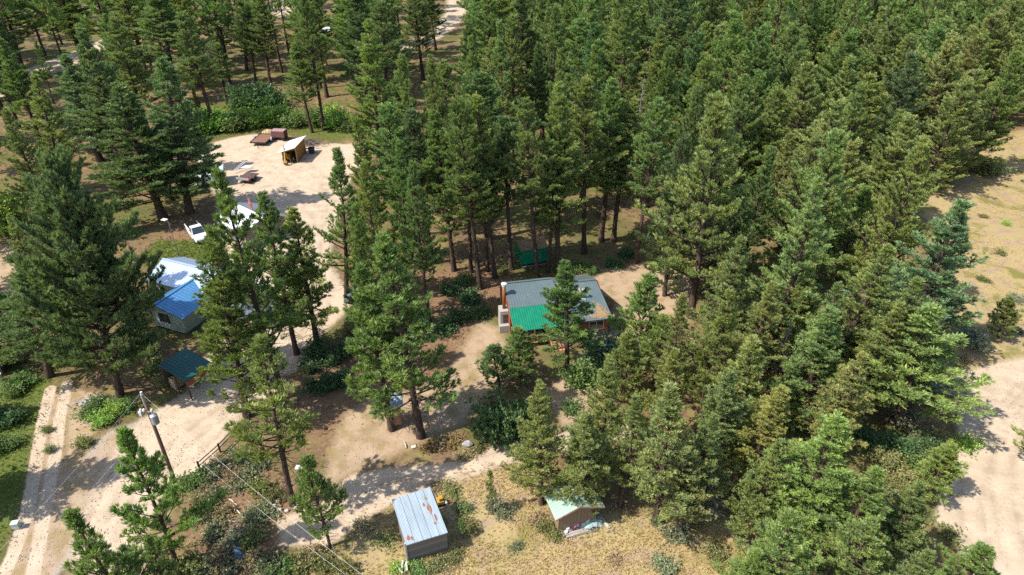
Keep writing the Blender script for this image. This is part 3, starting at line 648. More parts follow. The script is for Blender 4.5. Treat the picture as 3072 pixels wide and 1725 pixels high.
for (z, band), L in rows.items():
    L.sort(key=lambda t: t[0])
    for i, (x, root) in enumerate(L):
        o = 'only' if len(L) == 1 else 'leftmost' if i == 0 else 'rightmost' if i == len(L)-1 else ORD[min(i, 19)]
        b_ = f'{band} row, ' if band else ''
        root['label'] = f'{o} pine, {b_}{z}' if o in ('only', 'leftmost', 'rightmost') else f'{o} pine from left, {b_}{z}'
        root['group'] = 'pines in the '+z
# the far forest beyond: one mass
def far_forest():
    rg = np.random.default_rng(5); vs, fs, o = [], [], 0; pts = []
    bank = [make_pine(70+i, 26, (.10, .17, .36, .44)[i], 4.5, 66, r0=.26, dead=8, twig=4, tuft=.9, nblade=8, low=.8) for i in range(4)]
    wv, wf, wo = [], [], 0
    k = 0
    while k < 14000 and len(pts) < 620:
        k += 1
        y = rg.uniform(155, 300); x = rg.uniform(-1, 1)*(.80*y+20); b = Vector((x, y, 0)); q = PR(b)
        if any((x-p[0])**2+(y-p[1])**2 < 72 for p in pts) or any((b-t[1]).length < 5.5 for t in TREES) or not clear(b, 26, 3.6): continue
        if x < -.12*y and any((x-p[0])**2+(y-p[1])**2 < 130 for p in pts): continue
        pts.append((x, y)); tm, cm, ph, pr_ = bank[2+k % 2 if x < -.12*y else k % 2]; s = rg.uniform(.92, 1.2); a = rg.uniform(0, 6.28)
        for me, vv, ff, key in ((cm, vs, fs, 0), (tm, wv, wf, 1)):
            V = np.empty(len(me.vertices)*3, np.float32); me.vertices.foreach_get('co', V); V = V.reshape(-1, 3)*s
            F = np.empty(len(me.loops), np.int32); me.loops.foreach_get('vertex_index', F)
            V = np.stack([V[:, 0]*math.cos(a)-V[:, 1]*math.sin(a)+x, V[:, 0]*math.sin(a)+V[:, 1]*math.cos(a)+y, V[:, 2]], 1)
            off = o if key == 0 else wo
            vv.append(V); ff.append(F.reshape(-1, 4)+off)
            if key == 0: o += len(V)
            else: wo += len(V)
    f1 = link('distant_forest', npmesh('distant_forest', np.concatenate(vs), np.concatenate(fs), NM)); f1.color = (*COLS['mid'], 1); f1['kind'] = 'stuff'
    f2 = link('trunks', npmesh('trunks', np.concatenate(wv), np.concatenate(wf), BARK), f1)
far_forest()

# ------------------------------------------------------------------ buildings
def at(root_loc, rz, p):
    """world point -> local coordinates of a thing"""
    d = Vector(p)-Vector(root_loc); c, s = math.cos(-rz), math.sin(-rz)
    return Vector((d.x*c-d.y*s, d.x*s+d.y*c, d.z))
WHITE = mat('white_paint', (.74, .73, .70), .5, c2=(.62, .61, .58))
DARK = mat('dark_void', (.02, .02, .022), .6)
GLASS = mat('window_glass', (.03, .04, .05), .08, spec=.8, c2=(.05, .06, .07))
GALV = mat('galvanised', (.55, .57, .58), .35, metal=.6, c2=(.42, .44, .46), scale=3)
RUSTY = mat('rusty_iron', (.20, .10, .055), .85, c2=(.10, .06, .045), scale=3, stain=(.32, .15, .07), stain_lo=.55, stain_scale=2)
BLACKM = mat('black_metal', (.03, .03, .032), .5)
RUBBER = mat('rubber', (.025, .025, .025), .8)
PINEWOOD = mat('raw_wood', (.50, .36, .21), .8, c2=(.38, .26, .15), scale=4, stretch=(6, 6, .6))
GREYWOOD = mat('weathered_wood', (.30, .26, .22), .85, c2=(.18, .155, .135), scale=4, stretch=(6, 6, .6))
DARKWOOD = mat('dark_wood', (.085, .055, .038), .85, c2=(.05, .034, .026), scale=4)
CONCRETE = mat('concrete', (.40, .37, .33), .85, c2=(.38, .36, .33), scale=4, bump=.4)
STEEL = mat('grey_steel', (.32, .33, .34), .45, metal=.5)

def window(root, name, x0, x1, z0, z1, y, axis='x', fm=None, sign=-1, cross=True):
    """frame + glass on a wall; axis x: wall along local x at y; axis y: wall along local y at x=y"""
    f = MB(); t = .07; o = sign*.03
    def bx(mb, a0, a1, b0, b1, d0, d1):
        d0, d1 = min(d0, d1), max(d0, d1)
        mb.box(a0, a1, y+d0, y+d1, b0, b1) if axis == 'x' else mb.box(y+d0, y+d1, a0, a1, b0, b1)
    bx(f, x0-t, x1+t, z1, z1+t, -o, 2*o); bx(f, x0-t, x1+t, z0-t, z0, -o, 2.4*o); bx(f, x0-t, x0, z0, z1, -o, 2*o); bx(f, x1, x1+t, z0, z1, -o, 2*o)
    if cross: bx(f, (x0+x1)/2-.025, (x0+x1)/2+.025, z0, z1, -o, 1.6*o)
    fo = f.build(name, fm or WHITE, root)
    p = MB(); bx(p, x0, x1, z0, z1, -o*.8, o*.7); p.build('pane', GLASS, fo)
    return fo

# --- cabin
cl = Vector((.22, 60.19, 0)); crz = R(11.3)
cabin = thing('cabin', 'reddish cabin with grey green metal roof and bright green porch roof', 'cabin', cl, crz)
RED = planks('red_boards', (.36, .115, .055), (.24, .07, .04), .22)
ROOFG = mat('roof_grey_green', (.145, .195, .20), .42, metal=.25, c2=(.125, .17, .175), scale=1.2, spec=.5, stain=(.175, .215, .21), stain_lo=.56, stain_scale=.6)
ROOFB = mat('roof_bright_green', (.004, .235, .125), .38, c2=(.0, .19, .10), scale=1.5, spec=.5)
def zr(y): return 2.4+.4602*y                       # the front roof plane
m = MB(); m.box(.35, 10.9, 2.55, 2.7, 0, zr(2.6)-.1); m.box(.35, 10.9, 8.9, 9.05, 0, 2.9); m.build('back_wall', RED, cabin)
m = MB(); m.box(6.1, 10.9, .45, .6, 0, zr(.5)-.1); m.box(6.1, 6.25, .6, 2.55, 0, 2.45); m.box(10.75, 10.9, .6, 2.55, 0, 2.45); m.build('front_wall', RED, cabin)
m = MB(); m.prism([(2.7, 0), (8.9, 0), (8.9, 2.9), (5.65, 4.85), (2.7, zr(2.7)-.12)], .35, .5)
m.v = [(y-.27, x, z) for x, y, z in m.v]; m.build('gable_wall', RED, cabin)
m = MB(); m.prism([(2.7, 0), (8.9, 0), (8.9, 2.9), (4.95, 4.5), (2.7, zr(2.7)-.12)], 10.75, 10.9)
m.v = [(y, x, z) for x, y, z in m.v]; m.build('side_wall', RED, cabin)
m = MB(); m.roof((0, 2.6, zr(2.6)), (6.2, 2.6, zr(2.6)), (5.5, 5.68, zr(5.68)), (0, 5.68, zr(5.68)), rib=.32); m.roof((5.5, 9.2, 2.95), (0, 9.2, 2.95), (0, 5.68, zr(5.68)), (5.5, 5.68, zr(5.68)), rib=.32)
mr = m.build('main_roof', ROOFG, cabin)
MB().bar((0, 5.68, zr(5.68)+.02), (5.5, 5.68, zr(5.68)+.02), .3, .05).build('ridge_cap', ROOFG, mr)
m = MB(); m.roof((6.05, .1, zr(.1)), (11.25, .1, zr(.1)), (10.6, 4.95, zr(4.95)), (6.05, 4.95, zr(4.95)), rib=.32); m.roof((11.1, 9.6, 2.6), (5.6, 9.6, 2.6), (5.6, 4.95, zr(4.95)), (10.6, 4.95, zr(4.95)), rib=.32)
wr = m.build('wing_roof', ROOFG, cabin); MB().bar((5.6, 4.95, zr(4.95)+.02), (10.6, 4.95, zr(4.95)+.02), .3, .05).build('ridge_cap', ROOFG, wr)
MB().roof((0, -.1, zr(-.1)-.03), (6.0, -.1, zr(-.1)-.03), (6.0, 2.6, zr(2.6)-.02), (-.02, 2.6, zr(2.6)-.02), rib=.26, rh=.05).build('porch_roof', ROOFB, cabin)
m = MB(); m.bar((-.02, 2.6, zr(2.6)-.14), (-.02, -.1, zr(-.1)-.16), .05, .2); m.bar((-.02, 5.68, zr(5.68)-.16), (-.02, 2.6, zr(2.6)-.16), .05, .2); m.build('barge_board', RED, cabin)
# litter of brown needles lying on the roof, and a pale patch panel
LIT = mat('needle_litter', (.36, .24, .13), .9, c2=(.26, .17, .09), scale=6)
rg = random.Random(3); m = MB()
def rp(x, y, u=.012): return (x, y, zr(y)+u+.03)
for cx, cy, n, sx_, sy_ in ((10.2, .75, 190, .55, .5), (10.0, 1.35, 80, .3, .55), (9.3, .6, 40, .5, .25)):
    for i in range(n):
        x, y = rg.gauss(cx, sx_*.62), rg.gauss(cy, sy_*.6)
        if not (.2 < y < 4.5 and 6.2 < x < 11.05): continue
        a = rg.uniform(0, 3.14); l = rg.uniform(.07, .2); ww = rg.uniform(.04, .09); c_, s_ = math.cos(a), math.sin(a); u = rg.uniform(.012, .03)
        m.add([rp(x-c_*l, y-s_*l, u), rp(x+s_*ww, y-c_*ww, u), rp(x+c_*l, y+s_*l, u), rp(x-s_*ww, y+c_*ww, u)], [(0, 1, 2, 3)])
m.build('needle_litter', LIT, cabin)['kind'] = 'stuff'
MB().slab([rp(7.75, 3.1, .04), rp(8.5, 3.1, .04), rp(8.5, 4.2, .04), rp(7.75, 4.2, .04)], .04).build('roof_patch', mat('faded_panel', (.33, .285, .24), .7), cabin)
for (vx, vy, vh, nm) in ((8.57, 2.81, 1.0, 'roof_vent'), (7.5, 4.85, .9, 'roof_vent')):
    z0 = zr(vy); vt = MB().tube([(vx, vy, z0-.1), (vx, vy, z0+vh)], .09, 10).build(nm, GALV, cabin, smooth=False)
    MB().tube([(vx, vy, z0+vh+.02), (vx, vy, z0+vh+.12), (vx, vy, z0+vh+.24), (vx, vy, z0+vh+.28)], [.13, .2, .18, .04], 12).build('vent_cap', WHITE, vt)
    MB().slab([rp(vx-.25, vy-.3, .045), rp(vx+.25, vy-.3, .045), rp(vx+.25, vy+.25, .045), rp(vx-.25, vy+.25, .045)], .02).build('flashing', GALV, vt)
# stovepipe on an outdoor masonry hearth against the gable wall
ch = MB().box(-.85, .33, 3.6, 3.85, 0, 2.3).box(-.85, .33, 4.75, 5.0, 0, 2.3).box(-.85, -.6, 3.85, 4.75, 0, 2.3).box(-.85, .33, 3.62, 4.98, 2.3, 2.55).box(-1.05, .3, 3.1, 3.6, 0, .9).build('chimney_base', CONCRETE, cabin, bevel=.02)
m = MB()
for i in range(7): m.box(-.55, .3, 3.57, 3.6, 1.0+i*.17, 1.0+i*.17+.1)
m.build('hearth_grate', mat('rust_brown_grate', (.12, .06, .045), .9), ch)
pi_ = MB().tube([(-.28, 4.3, 2.5), (-.28, 4.3, 5.55)], .2, 14).build('stovepipe', mat('copper_brown_pipe', (.36, .165, .06), .4, metal=.3, c2=(.28, .12, .045)), cabin, smooth=True)
MB().tube([(-.28, 4.3, 5.5), (-.28, 4.3, 5.72)], [.25, .25], 14).build('pipe_collar', WHITE, pi_); MB().tube([(-.28, 4.3, 5.76), (-.28, 4.3, 5.84), (-.28, 4.3, 5.92)], [.32, .32, .06], 14).build('chimney_cap', WHITE, pi_)
# porch: deck, posts, rail, steps, beige table top in the sun
m = MB()
for i in range(17): m.box(.3+i*.345, .3+i*.345+.325, -.2, 2.55, .55, .62)
m.build('porch_deck', PINEWOOD, cabin); ORW = mat('orange_stain', (.46, .17, .075), .7, c2=(.36, .12, .05))
for x in (.4, 2.3, 4.0, 5.9): MB().box(x-.07, x+.07, -.12, .02, 0, 2.25).build('porch_post', ORW, cabin)
m = MB().box(.4, 4.0, -.1, -.02, 1.4, 1.48).box(.4, 4.0, -.1, -.02, .72, .78)
for i in range(24): m.box(.5+i*.15, .54+i*.15, -.08, -.04, .78, 1.4)
m.build('porch_rail', ORW, cabin)
m = MB().box(.3, .4, -.1, 2.5, 1.4, 1.48).box(.3, .4, -.1, 2.5, .72, .78)
for i in range(16): m.box(.33, .37, 0+i*.15, .04+i*.15, .78, 1.4)
m.build('porch_rail', ORW, cabin)
st = MB()
for i in range(5): st.box(4.15, 5.35, -.45-i*.36, -.08-i*.36, .55-(i+1)*.11-.05, .55-(i+1)*.11)
st.bar((4.12, -.1, .45), (4.12, -2.0, .02), .06, .2).bar((5.38, -.1, .45), (5.38, -2.0, .02), .06, .2); st.build('steps', mat('salmon_paint', (.60, .25, .16), .7, c2=(.5, .2, .12)), cabin)
MB().bar((5.42, -.1, 1.5), (5.42, -2.0, .95), .07, .07).bar((5.42, -.1, .5), (5.42, -.1, 1.5), .07, .07).bar((5.42, -2.0, 0), (5.42, -2.0, .95), .07, .07).build('hand_rail', WHITE, cabin)
window(cabin, 'window', 8.7, 10.3, 1.0, 2.05, .45); window(cabin, 'window', 1.0, 2.0, 1.3, 2.3, 2.55)
d = MB().box(3.9, 4.8, 2.5, 2.56, .62, 2.6).build('door', DARKWOOD, cabin); MB().tube([(4.7, 2.46, 1.55), (4.7, 2.5, 1.55)], .04, 8).build('door_handle', GALV, d)
p = cabin.matrix_basis @ Vector((2.6, .9, .62))
tb = thing('porch_table', 'pale table standing on the porch deck under the bright green roof', 'table', p, crz)
MB().box(-.8, .8, -.55, .45, .7, .75).build('tabletop', mat('beige_board', (.58, .50, .38), .7), tb)
for x in (-.7, .7):
    for y in (-.45, .35): MB().box(x-.03, x+.03, y-.03, y+.03, 0, .7).build('leg', GREYWOOD, tb)

# --- green storage container behind the cabin
p0 = G(1566, 814); A = G(1563, 753, 2.45); B = G(1649, 742, 2.45); crz2 = math.atan2(B.y-A.y, B.x-A.x)
con = thing('storage_container', 'green steel storage container strewn with needles, behind the cabin', 'container', (A.x, A.y, 0), crz2)
CG = mat('container_green', (.0, .34, .15), .45, c2=(.0, .26, .12), scale=2, spec=.5, stain=(.10, .13, .08), stain_lo=.66)
L_, D_, H_ = 3.85, 2.9, 2.4; m = MB()
m.box(0, L_, 0, .06, .45, H_).box(0, L_, D_-.06, D_, .45, H_).box(0, .06, .06, D_-.06, .45, H_).box(L_-.06, L_, .06, D_-.06, .45, H_).box(.06, L_-.06, .06, D_-.06, .45, .55)
for i in range(15): x = .15+i*.25; m.box(x, x+.12, -.03, -.002, .6, H_-.2)
m.build('body', CG, con)
m = MB()
for x in (0, L_-.1):
    for y in (-.05, D_-.05): m.box(x-.002, x+.1, y, y+.1, 0, H_+.01)
m.box(.1, L_-.1, -.06, .05, .35, .47).box(.1, L_-.1, -.06, .05, H_-.12, H_+.008).build('frame', mat('container_frame', (.02, .20, .10), .5), con)
m = MB(); m.slab([(.02, .02, H_+.05), (L_-.02, .02, H_+.05), (L_-.02, D_-.02, H_+.12), (.02, D_-.02, H_+.12)], .05).build('roof', mat('needle_covered_roof', (.40, .25, .12), .9, c2=(.22, .13, .07), scale=3, stain=(.06, .16, .10), stain_lo=.66, stain_scale=1.6), con)
m = MB()
for i in range(3): m.tube([(-.05, .5+i*.9, .5), (-.05, .5+i*.9, H_-.1)], .03, 6)
m.build('door_bars', mat('bright_green', (.05, .36, .13), .5), con)
m = MB()
for i in range(5): m.bar((.05, -.55-.05*i, .12+i*.085), (L_-.3, -.4-.05*i, .12+i*.085), .16, .05)
tag(m.build('lumber_stack', GREYWOOD), 'low stack of grey boards along the foot of the green container', 'lumber'); o = bpy.data.objects['lumber_stack']; o.location = (A.x, A.y, 0); o.rotation_euler = (0, 0, crz2)

# --- rusty tin roofed shed, bottom centre
q = [G(1175, 1499, 2.75), G(1289, 1461, 2.75), G(1343, 1598, 2.35), G(1219, 1636, 2.35)]
f0, f1 = G(1225, 1685), G(1344, 1647); rz = math.atan2(f1.y-f0.y, f1.x-f0.x)
sh = thing('tin_shed', 'weathered plank shed with pale corrugated tin roof stained by rust', 'shed', f0, rz)
l = [at(f0, rz, p) for p in q]; wd = (f1-f0).length; dp = min(l[0].y, l[1].y)-.2
TIN = mat('pale_tin', (.50, .58, .63), .4, metal=.25, c2=(.40, .48, .53), scale=.9, stretch=(3, .4, 1), stain=(.27, .105, .045), stain_lo=.655, stain_scale=.75, spec=.5)
OLDW = planks('old_boards', (.30, .22, .16), (.13, .115, .105), .28, axis='Z')
m = MB(); m.box(0, wd, 0, .1, -.1, 2.22).build('front_wall', OLDW, sh); MB().box(0, wd, dp-.1, dp, -.1, 2.6).build('back_wall', OLDW, sh)
for x, nm in ((0, 'side_wall'), (wd-.1, 'side_wall')):
    mm = MB(); mm.prism([(.1, -.1), (dp-.1, -.1), (dp-.1, 2.6), (.1, 2.22)], x, x+.1); mm.v = [(b_, a_, c_) for a_, b_, c_ in mm.v]; mm.build(nm, OLDW, sh)
rf = MB().roof(l[3], l[2], l[1], l[0], th=.04, rib=.105, rh=.03, rw=.05).build('roof', TIN, sh)
n_ = (l[2]-l[3]).cross(l[0]-l[3]).normalized(); m = MB()
for k in range(1, 5): f = k/5; m.bar(l[3].lerp(l[2], f)+n_*.035, l[0].lerp(l[1], f)+n_*.035, .035, .02, n_)
m.build('sheet_lap', mat('dull_tin', (.38, .42, .45), .5, metal=.4), rf)
RS = mat('roof_rust', (.33, .115, .045), .85, c2=(.24, .085, .04), scale=5); rg = random.Random(9); m = MB()
for u, v, ru, rv in ((.80, .56, .05, .14), (.86, .36, .025, .08), (.80, .25, .045, .03), (.80, .80, .03, .05), (.10, .13, .045, .06), (.17, .10, .03, .04), (.70, .68, .02, .05)):
    pts = []
    for k in range(12):
        a = 2*math.pi*k/12; ww = rg.uniform(.65, 1.2); uu = min(max(u+math.cos(a)*ru*ww, .01), .99); vv = min(max(v+math.sin(a)*rv*ww, .01), .99)
        pts.append(l[3].lerp(l[2], uu).lerp(l[0].lerp(l[1], uu), vv)+n_*.042)
    m.slab(pts, .008)
m.build('rust_patch', RS, rf)
MB().bar(l[3]+Vector((0, .02, -.09)), l[2]+Vector((0, .02, -.09)), .04, .14).build('fascia', GREYWOOD, sh)
m = MB().box(-.12, .0, -.12, .03, -.1, 2.3); m.build('corner_post', mat('bleached_wood', (.55, .50, .44), .8), sh)
m = MB(); rg = random.Random(4)
for i in range(7):
    x = -.5+rg.uniform(-.25, .25); y = -.5+rg.uniform(-.5, .2); m.bar((x, y, .06+i*.04), (x+rg.uniform(-.4, .4), y+rg.uniform(.3, .7), .08+i*.04), .14, .04)
o = m.build('scrap_boards', mat('bleached_wood', (.55, .50, .44))); o.location = f0; o.rotation_euler = (0, 0, rz); tag(o, 'heap of bleached scrap boards at the front corner of the tin roofed shed', 'boards')

# --- pale green roofed shed, bottom right of centre
pk, le, re, bk = G(1740, 1519, 3.0), G(1661.5, 1550, 2.15), G(1811, 1514, 2.2), G(1706, 1440, 3.0)
rz = math.atan2(re.y-le.y, re.x-le.x)+R(2); gl = Vector((pk.x, pk.y, 0))
gs = thing('garden_shed', 'small brown shed with pale mint green gable roof and junk along its front', 'shed', gl, rz)
le, re, bk, pk = (at(gl, rz, p) for p in (le, re, bk, pk)); dpt = bk.y+.1
MINT = mat('mint_roof', (.36, .50, .39), .45, metal=.1, c2=(.31, .44, .345), scale=1.2, spec=.5)
WB = planks('tan_boards', (.27, .185, .105), (.225, .15, .085), .3)
xl, xr = le.x+.42, re.x-.5
m = MB(); m.prism([(xl, -.1), (xr, -.1), (xr, 2.2+(re.z-2.2)+.22), (0, 2.86), (xl, 2.3)], .32, .42).build('front_wall', WB, gs)
m = MB(); m.prism([(xl, -.1), (xr, -.1), (xr, 2.38), (0, 2.86), (xl, 2.3)], dpt-.5, dpt-.4).build('back_wall', WB, gs)
m = MB().box(xl, xl+.1, .42, dpt-.5, -.1, 2.3).build('side_wall', WB, gs); MB().box(xr-.1, xr, .42, dpt-.5, -.1, 2.36).build('side_wall', mat('dark_green_boards', (.06, .12, .10), .7), gs)
rr = MB(); y0, y1 = 0, dpt
rr.roof((le.x, y1, le.z), (le.x, y0, le.z), (0, y0, 3.0), (0, y1, 3.0), rib=.3, rh=.03); rr.roof((re.x, y0, re.z), (re.x, y0+1.15, re.z), (0, y0+1.15, 3.0), (0, y0, 3.0), rib=.3, rh=.03).build('roof', MINT, gs)
MB().slab([(re.x, y0+1.15, re.z-.01), (re.x, y1, re.z-.01), (0, y1, 2.99), (0, y0+1.15, 2.99)], .08).build('rear_roof', mat('tan_roofing', (.42, .28, .165), .9, c2=(.33, .21, .12), scale=5), gs)
MB().bar((0, y0, 3.03), (0, y1, 3.03), .34, .05).build('ridge_cap', mat('ridge_mint', (.30, .44, .35), .5), gs)
WRD = mat('flaking_red_trim', (.45, .20, .13), .8, c2=(.55, .46, .38), scale=5)
MB().bar((le.x, y0-.02, le.z-.09), (0, y0-.02, 2.91), .04, .15).bar((0, y0-.02, 2.91), (re.x, y0-.02, re.z-.09), .04, .15).build('barge_board', WRD, gs)
def piece(name, label, cat, mb, m_, loc, rz=0, group=None, bevel=0., smooth=False):
    o = mb.build(name, m_, bevel=bevel, smooth=smooth); o.location = loc; o.rotation_euler = (0, 0, rz); return tag(o, label, cat, group)
def dbox(sx, sy, sz, z=0): return MB().box(-sx/2, sx/2, -sy/2, sy/2, z, z+sz)
piece('plank', 'grey upright plank leaning by the left front corner of the mint roofed shed', 'plank', MB().bar((0, 0, 0), (-.05, .25, 1.35), .2, .05), GREYWOOD, G(1686, 1598), rz)
piece('plank', 'pale plank lying in the sun at the right of the mint roofed shed', 'plank', MB().bar((0, -.75, .05), (-.25, .75, .06), .22, .06), mat('bleached_wood', (.55, .50, .44)), G(1816, 1563), rz)
# junk along the front wall
cr = thing('crate', 'pink and red crate on the junk heap in front of the mint roofed shed', 'crate', G(1724, 1583), rz+.2)
MB().box(-.34, .34, -.22, .22, .25, .62).build('body', mat('pink_paint', (.62, .13, .17), .6), cr, bevel=.02); m = MB()
for x in (-.2, .05): m.box(x, x+.16, -.23, -.221, .32, .55)
m.box(-.28, .28, -.15, -.11, .621, .63).box(-.28, .28, .05, .09, .621, .63).build('white_trim', WHITE, cr)
m = MB(); rg = random.Random(2); n = 9
for j in range(n+1):
    for i in range(n+1):
        x, y = i/n*2-1, j/n*2-1; rr2 = x*x+y*y; m.v.append((x*.95, y*.6, max(.04, .62*(1-rr2*.62)+rg.uniform(-.09, .09))))
for j in range(n):
    for i in range(n): a = j*(n+1)+i; m.f.append((a, a+1, a+n+2, a+n+1))
piece('tarp', 'crumpled green tarp thrown over junk in front of the mint roofed shed', 'tarp', m, mat('green_tarp', (.14, .30, .23), .5, c2=(.36, .42, .40), scale=5, stain=(.62, .62, .6), stain_lo=.52, stain_scale=2.4), G(1771, 1570), rz)
for i, (x, y, s, c, nm, lb) in enumerate(((1703, 1592, .3, WHITE, 'bucket', 'upper of two white buckets at the left end of the junk heap'), (1698, 1602, .28, WHITE, 'bucket', 'lower of two white buckets at the left end of the junk heap'))):
    piece(nm, lb, 'bucket', MB().tube([(0, 0, 0), (0, 0, s*1.2)], [s*.42, s*.5], 12), c, G(x, y), 0)
m = MB(); rg = random.Random(6)
for i in range(9): z = .05+.05*(i//3); y = (i % 3)*.25-.25; m.bar((-1.1+rg.uniform(-.2, .2), y, z), (1.0+rg.uniform(-.2, .3), y+rg.uniform(-.08, .08), z), .2, .045)
piece('board_stack', 'stack of weathered boards at the foot of the junk heap', 'boards', m, mat('pinkish_grey_board', (.42, .34, .30), .85, c2=(.30, .26, .23)), G(1730, 1597), rz)
m = MB(); rg = random.Random(8)
for i in range(26): x, y = rg.gauss(0, .7), rg.gauss(0, .22); a = rg.uniform(0, 3); l2 = rg.uniform(.1, .35); m.bar((x, y, rg.uniform(.03, .3)), (x+math.cos(a)*l2, y+math.sin(a)*l2, rg.uniform(.03, .35)), .06, .05)
o = piece('scrap_heap', 'heap of grey metal and timber scrap below the green tarp', 'scrap', m, mat('scrap_mix', (.36, .35, .34), .7, c2=(.16, .15, .14), scale=4, stain=(.6, .58, .55), stain_lo=.58, stain_scale=3), G(1760, 1592), rz)
wh = MB()
for k in range(18): a = 2*math.pi*k/18; b_ = 2*math.pi*(k+1)/18; wh.bar((math.cos(a)*.38, math.sin(a)*.38, .12), (math.cos(b_)*.38, math.sin(b_)*.38, .12), .05, .05)
for k in range(6): a = math.pi*k/6; wh.bar((math.cos(a)*.37, math.sin(a)*.37, .12), (-math.cos(a)*.37, -math.sin(a)*.37, .12), .02, .02)
piece('spoked_wheel', 'old spoked metal wheel leaning in the scrap by the mint roofed shed', 'wheel', wh, STEEL, G(1780, 1585), 0)

# --- pale green house in the shade at left
hl = Vector((-37.1, 62.96, 0)); hrz = R(-22)            # local x: along the shady right wall end, local y: back
house = thing('house', 'pale green house with white metal gable roofs, one coloured as shaded, beside the huge pine', 'house', hl, hrz)
ROOFSHADE = mat('shade_blue_metal_roof', (.09, .27, .50), .32, metal=.3, c2=(.08, .24, .45), scale=.8, spec=.6)  # same white metal as the rear roof, its blue shade put into the colour
GW = mat('pale_green_siding', (.36, .44, .36), .65, c2=(.31, .39, .32), scale=.8, stretch=(.3, .3, 8))
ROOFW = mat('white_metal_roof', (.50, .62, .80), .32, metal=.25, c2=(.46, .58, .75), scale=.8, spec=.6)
lc = lambda x, y, z: at(hl, hrz, G(420+x/5.165, 740+y/5.165, z))
# front block: roof low at the right eave, high along the left ridge
rl, rn, rr_, rf_ = lc(320, 830, 3.45), lc(650, 1105, 2.6), lc(985, 900, 2.6), lc(960, 425, 3.45)
ex = .0; yb = rr_.y+2.6
m = MB(); m.box(-.12, 0, 0, yb, 0, 2.45).build('side_wall', GW, house)
xL = rl.x-1.35
m = MB(); m.prism([(xL, 0), (-.12, 0), (-.12, 2.45), (rl.x, 3.25), (xL, 2.65)], .0, .12).build('gable_wall', GW, house)
MB().box(xL, xL+.12, .12, yb, 0, 2.6).build('side_wall', GW, house)
y0 = min(rl.y, rn.y)-.1; y1 = rf_.y+.2
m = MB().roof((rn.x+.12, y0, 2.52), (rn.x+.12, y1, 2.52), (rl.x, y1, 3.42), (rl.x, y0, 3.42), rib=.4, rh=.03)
m.roof((xL-.25, y1, 2.72), (xL-.25, y0, 2.72), (rl.x, y0, 3.42), (rl.x, y1, 3.42), rib=.4, rh=.03); r1 = m.build('front_roof', ROOFSHADE, house)
MB().bar((rl.x, y0, 3.45), (rl.x, y1, 3.45), .3, .05).build('ridge_cap', ROOFSHADE, r1)
window(house, 'window', xL+.9, xL+2.6, .8, 2.1, 0.0, cross=False)
MB().box(xL, -.12, .0-.03, -.005, 0, .25).build('skirting', mat('pale_trim', (.5, .55, .5), .7), house)
# rear block with its ridge across
ra, rb_, be, lf = lc(370, 180, 4.1), lc(960, 350, 4.1), lc(720, 180, 2.75), lc(250, 560, 2.75)
xa, xb = ra.x, rb_.x+2.2; yr = (ra.y+rb_.y)/2; hw = (be-ra).y if abs((be-ra).y) > 2 else 3.2; yf = lf.y
m = MB().roof((xa-.1, yf, 2.75), (xb, yf, 2.75), (xb, yr, 4.1), (xa-.1, yr, 4.1), rib=.4, rh=.03); m.roof((xb, 2*yr-yf, 2.75), (xa-.1, 2*yr-yf, 2.75), (xa-.1, yr, 4.1), (xb, yr, 4.1), rib=.4, rh=.03)
r2 = m.build('rear_roof', ROOFW, house); MB().bar((xa-.1, yr, 4.13), (xb, yr, 4.13), .3, .05).build('ridge_cap', ROOFW, r2)
m = MB(); m.prism([(yf+.3, 0), (2*yr-yf-.3, 0), (2*yr-yf-.3, 2.75), (yr, 3.95), (yf+.3, 2.75)], xa+.1, xa+.22); m.v = [(b_, a_, c_) for a_, b_, c_ in m.v]; m.build('gable_wall', GW, house)
m = MB(); m.prism([(yf+.3, 0), (2*yr-yf-.3, 0), (2*yr-yf-.3, 2.75), (yr, 3.95), (yf+.3, 2.75)], xb-.3, xb-.18); m.v = [(b_, a_, c_) for a_, b_, c_ in m.v]; m.build('gable_wall', GW, house)
MB().box(xa+.22, xb-.3, yf+.3, yf+.42, 0, 2.7).build('front_wall', GW, house); MB().box(xa+.22, xb-.3, 2*yr-yf-.42, 2*yr-yf-.3, 0, 2.7).build('back_wall', GW, house)
window(house, 'window', xa+.6, xa+1.4, .9, 2.0, yf+.3, cross=False)

